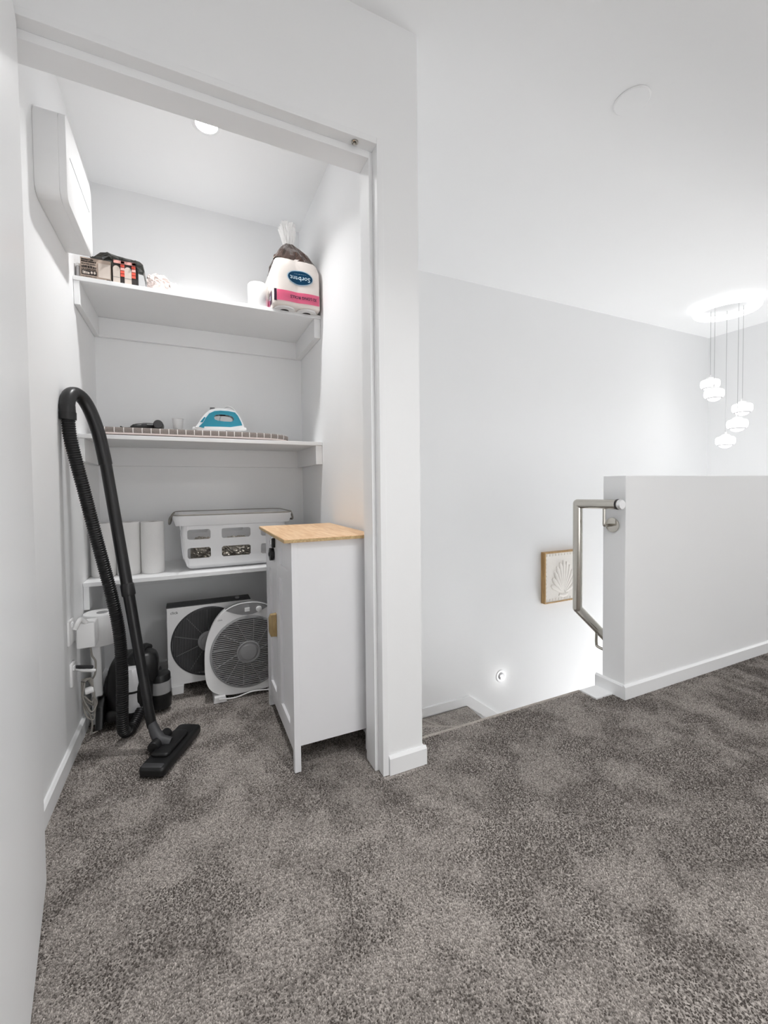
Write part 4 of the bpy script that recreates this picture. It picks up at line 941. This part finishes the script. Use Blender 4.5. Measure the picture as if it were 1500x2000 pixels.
for z, kx, ky, dx, dy, wr in ((Z1+0.340,0.16,0.17,-0.012,0,0.1),(Z1+0.362,0.20,0.19,-0.013,0,0.3),(Z1+0.395,0.25,0.22,-0.015,0,0.4),(Z1+0.428,0.29,0.22,-0.022,0,0.5),(Z1+0.456,0.22,0.13,-0.012,0,0.9)):
    rg.append(ring(b, pack_ring(z,kx,ky,dx,dy,wr,sd=3)))
for p, q2 in zip(rg, rg[1:]): bridge(b, p, q2)
o = finish('frill', b, M_FRILL, t, None); o['label'] = 'pale twisted end of the wrapper'
def on_front(x, z, off=0.0012):
    k = 0.985+0.0; return (PX+(x-PX), PY-HD*1.0-0.0065*abs(math.sin(math.pi*(x-PX)/(HW)))-off-0.0008, z)
def patch(pts_x, zf0, zf1, m, nm, off=0.0012):
    b = NB(); A = [b.verts.new(on_front(x, zf0(x), off)) for x in pts_x]; B = [b.verts.new(on_front(x, zf1(x), off)) for x in pts_x]
    for i in range(len(A)-1): b.faces.new((A[i],A[i+1],B[i+1],B[i]))
    bmesh.ops.solidify(b, geom=b.faces[:], thickness=0.0005)
    return finish(nm, b, m, t, 60)
xs = [PX-0.097+0.203*i/24 for i in range(25)]
patch(xs, lambda x: Z1+0.020, lambda x: Z1+0.069, M_PINK, 'pink_band')
xs = [PX-0.1095+0.0115*i/4 for i in range(5)]
patch(xs, lambda x: Z1+0.016, lambda x: Z1+0.071, M_PLUM, 'corner_label')
finish('lettering', text_bm('32 LONG ROLLS', 0.0175, lambda x,y: on_front(0.515-x, Z1+0.046-y, 0.0024), bold=0.0005), M_PLUM, t)
xo, zo, ra, rb = 0.500, Z1+0.138, 0.058, 0.031
def oval(ra, rb, m, nm, off):
    b = NB(); c = b.verts.new(on_front(xo,zo,off)); rr2 = []
    for k in (0.35,0.7,1.0): rr2.append([b.verts.new(on_front(xo+k*ra*math.cos(a), zo+k*rb*math.sin(a)+0.0, off)) for a in [2*math.pi*i/40 for i in range(40)]])
    for i in range(40): b.faces.new((c,rr2[0][i],rr2[0][(i+1) % 40]))
    bridge(b, rr2[0], rr2[1]); bridge(b, rr2[1], rr2[2]); bmesh.ops.solidify(b, geom=b.faces[:], thickness=0.0004); return finish(nm, b, m, t, 60)
oval(ra+0.004, rb+0.004, M_PALEB, 'logo_border', 0.0012); oval(ra, rb, M_BLUE, 'logo_oval', 0.002)
finish('lettering', text_bm('Sorbent', 0.030, lambda x,y: on_front(xo-x, zo-0.004-y, 0.0032), bold=0.0002), M_PALEB, t)
finish('lettering', text_bm('-- --- -- ---- --- --', 0.0085, lambda x,y: on_front(xo-x, zo+0.016-y, 0.0032)), M_PALEB, t)
# dark label on the side face near the front corner
b = NB(); x = PX-HW-0.0018; box(b, x-0.0004, x, PY-HD+0.022, PY-HD+0.075, Z1+0.012, Z1+0.072); o = finish('side_label', b, M_PLUM, t); o['label'] = 'dark label on the side of the wrapper'
finish('lettering', text_bm('32', 0.026, lambda a,c: (x-0.0010, PY-HD+0.048+a, Z1+0.042-c), bold=0.0004), M_PALEB, o)
b = NB(); box(b, x-0.0004, x, PY-HD+0.08, PY-HD+0.19, Z1+0.012, Z1+0.05); finish('side_band', b, M_PINK, t)
for sx in (-1, 1):   # roll ends showing under the overhanging front
    b = NB(); lathe(b, [(0.020,-0.0012),(0.012,-0.0014),(0.0,-0.0014)], (PX+sx*0.053,PY-HD*0.52,Z1+0.001), (0,0,1), 24, False, True)
    for v in b.verts: v.co.z += 0
    b.free()
for sx in (-1, 1):
    b = NB(); pts = [(PX+sx*0.053+0.0495*math.cos(R(a)), PY-HD+0.048+0.0495*math.sin(R(a))) for a in range(0,360,12)]
    pts = [(px, py) for px, py in pts if py < YSH-0.001]
    prism(b, [(px,py,Z1-0.0065) for px,py in pts], (0,0,0.0066)); o = finish('roll_end', b, M_PAPER, t, 40)
    b = NB(); pts = [(PX+sx*0.053+0.021*math.cos(R(a)), PY-HD+0.046+0.021*math.sin(R(a))) for a in range(0,360,12)]
    pts = [(px, py) for px, py in pts if py < YSH-0.0012]
    if len(pts) > 2: prism(b, [(px,py,Z1-0.0072) for px,py in pts], (0,0,0.0006)); finish('core', b, M_INK, o)
    else: b.free()

# ------------------------------------------------------------------ handrail at the stair head
t = thing('handrail', 'stainless steel handrail on the end of the half wall, dropping down the stairs', 'handrail', (1.68,1.30,0.87))
RX = 1.68; rr_ = 0.0215
b = NB(); tube(b, [(RX,1.222,0.868),(RX,1.4185,0.864)], rr_, 24, caps=False); finish('rail', b, M_STEEL, t, 50)
b = NB(); ellipsoid(b, (RX,1.44,0.864), (rr_,rr_,rr_), 24, 16); tube(b, [(RX,1.4185,0.864),(RX,1.44,0.864)], rr_, 24, caps=False); tube(b, [(RX,1.44,0.845),(RX,1.44,0.864)], rr_, 24, caps=False); finish('elbow', b, M_STEEL, t, 60)
b = NB(); tube(b, [(RX,1.44,0.845),(RX,1.44,0.376)], rr_, 24, caps=False); finish('rail', b, M_STEEL, t, 50)
b = NB(); ellipsoid(b, (RX,1.44,0.362), (rr_,rr_,rr_), 24, 16); tube(b, [(RX,1.44,0.376),(RX,1.44,0.362)], rr_, 24, caps=False); finish('elbow', b, M_STEEL, t, 60)
b = NB(); dsl = Vector((0.167,0,-0.147)).normalized(); a = Vector((RX,1.44,0.362)); tube(b, [a, a+dsl*2.6], rr_, 24); finish('rail', b, M_STEEL, t, 50)
b = NB(); tube(b, [(RX,1.224,0.868),(RX,1.2195,0.868),(RX,1.214,0.868),(RX,1.211,0.868)], [rr_+0.0005,rr_+0.0012,rr_*0.98,rr_*0.9], 24); finish('end_cap', b, M_SATIN, t, 50)
b = NB(); tube(b, [(RX,1.228,0.868),(RX,1.236,0.868)], rr_+0.0012, 24); finish('dark_ring', b, M_DARK, t, 50)
b = NB(); tube(b, smooth_path([(RX,1.299,0.846),(RX,1.299,0.80),(RX,1.299,0.776),(RX+0.006,1.299,0.771),(RX+0.03,1.300,0.771),(XH-0.004,1.300,0.771)],5), 0.0065, 12); o = finish('bracket', b, M_STEEL, t, 50)
b = NB(); cyl(b, (XH-0.0005,1.300,0.771), (XH-0.006,1.300,0.771), 0.033, n=36, bev=0.0015); finish('rosette', b, M_STEEL, o, 40)
b = NB(); p = a+dsl*0.175; tube(b, smooth_path([(p.x,p.y,p.z-0.018),(p.x,p.y,p.z-0.075),(p.x,p.y-0.012,p.z-0.092),(p.x,YH+TH+0.004,p.z-0.094)],5), 0.0065, 12); o = finish('bracket', b, M_STEEL, t, 50)
b = NB(); cyl(b, (p.x,YH+TH+0.0005,p.z-0.094), (p.x,YH+TH+0.006,p.z-0.094), 0.033, n=36, bev=0.0015); finish('rosette', b, M_STEEL, o, 40)

# ------------------------------------------------------------------ shell relief picture on the stair wall
AX0, AX1, AZ0, AZ1, AY = 2.585, 3.005, -0.012, 0.405, 2.53
t = thing('shell_picture', 'oak framed white relief of a scallop shell on the stair wall', 'picture', ((AX0+AX1)/2,YS,(AZ0+AZ1)/2))
b = NB(); fw = 0.010
box(b, AX0, AX0+fw, AY, YS-0.0005, AZ0, AZ1); box(b, AX1-fw, AX1, AY, YS-0.0005, AZ0, AZ1); box(b, AX0+fw, AX1-fw, AY, YS-0.0005, AZ0, AZ0+fw); box(b, AX0+fw, AX1-fw, AY, YS-0.0005, AZ1-fw, AZ1)
finish('frame', b, M_FRAME, t)
b = NB(); box(b, AX0+fw, AX1-fw, AY+0.006, AY+0.02, AZ0+fw, AZ1-fw); finish('panel', b, M_ART, t)
acx, acz = (AX0+AX1)/2, AZ0+0.095
for k in range(11):
    a = R(180-18-14.4*k); ln = 0.275*(1-0.10*abs(k-5)/5); d = Vector((math.cos(a)*0.58,0,math.sin(a)))
    b = NB(); p0 = Vector((acx,AY+0.006,acz-0.03)); side_v = Vector((-d.z,0,d.x)).normalized()
    path = [p0+d*ln*s for s in (0.12,0.35,0.6,0.85,1.0)]; tube(b, path, [0.006,0.0125,0.018,0.021,0.011], 10)
    for v in b.verts: v.co.y = AY+0.006+(v.co.y-AY-0.006)*0.55
    finish('shell_rib', b, M_ART, t, 60)
b = NB(); tube(b, [(acx-0.05,AY+0.006,acz-0.035),(acx,AY+0.006,acz-0.048),(acx+0.05,AY+0.006,acz-0.035)], [0.012,0.016,0.012], 10)
for v in b.verts: v.co.y = AY+0.006+(v.co.y-AY-0.006)*0.5
finish('shell_hinge', b, M_ART, t, 60)
b = NB()
for k in range(12):
    s = AX0+0.03+0.36*k/11
    for z in (AZ0+0.026, AZ1-0.026): box(b, s-0.006, s+0.006, AY+0.003, AY+0.007, z-0.008, z+0.008)
    zz = AZ0+0.028+0.36*k/11
    if 0 < k < 11:
      for x in (AX0+0.026, AX1-0.026): box(b, x-0.008, x+0.008, AY+0.003, AY+0.007, zz-0.006, zz+0.006)
o = finish('beaded_border', b, M_ART, t); o['kind'] = 'stuff'

# ------------------------------------------------------------------ clean up helper properties
for o in bpy.data.objects:
    if '_org' in o: del o['_org']
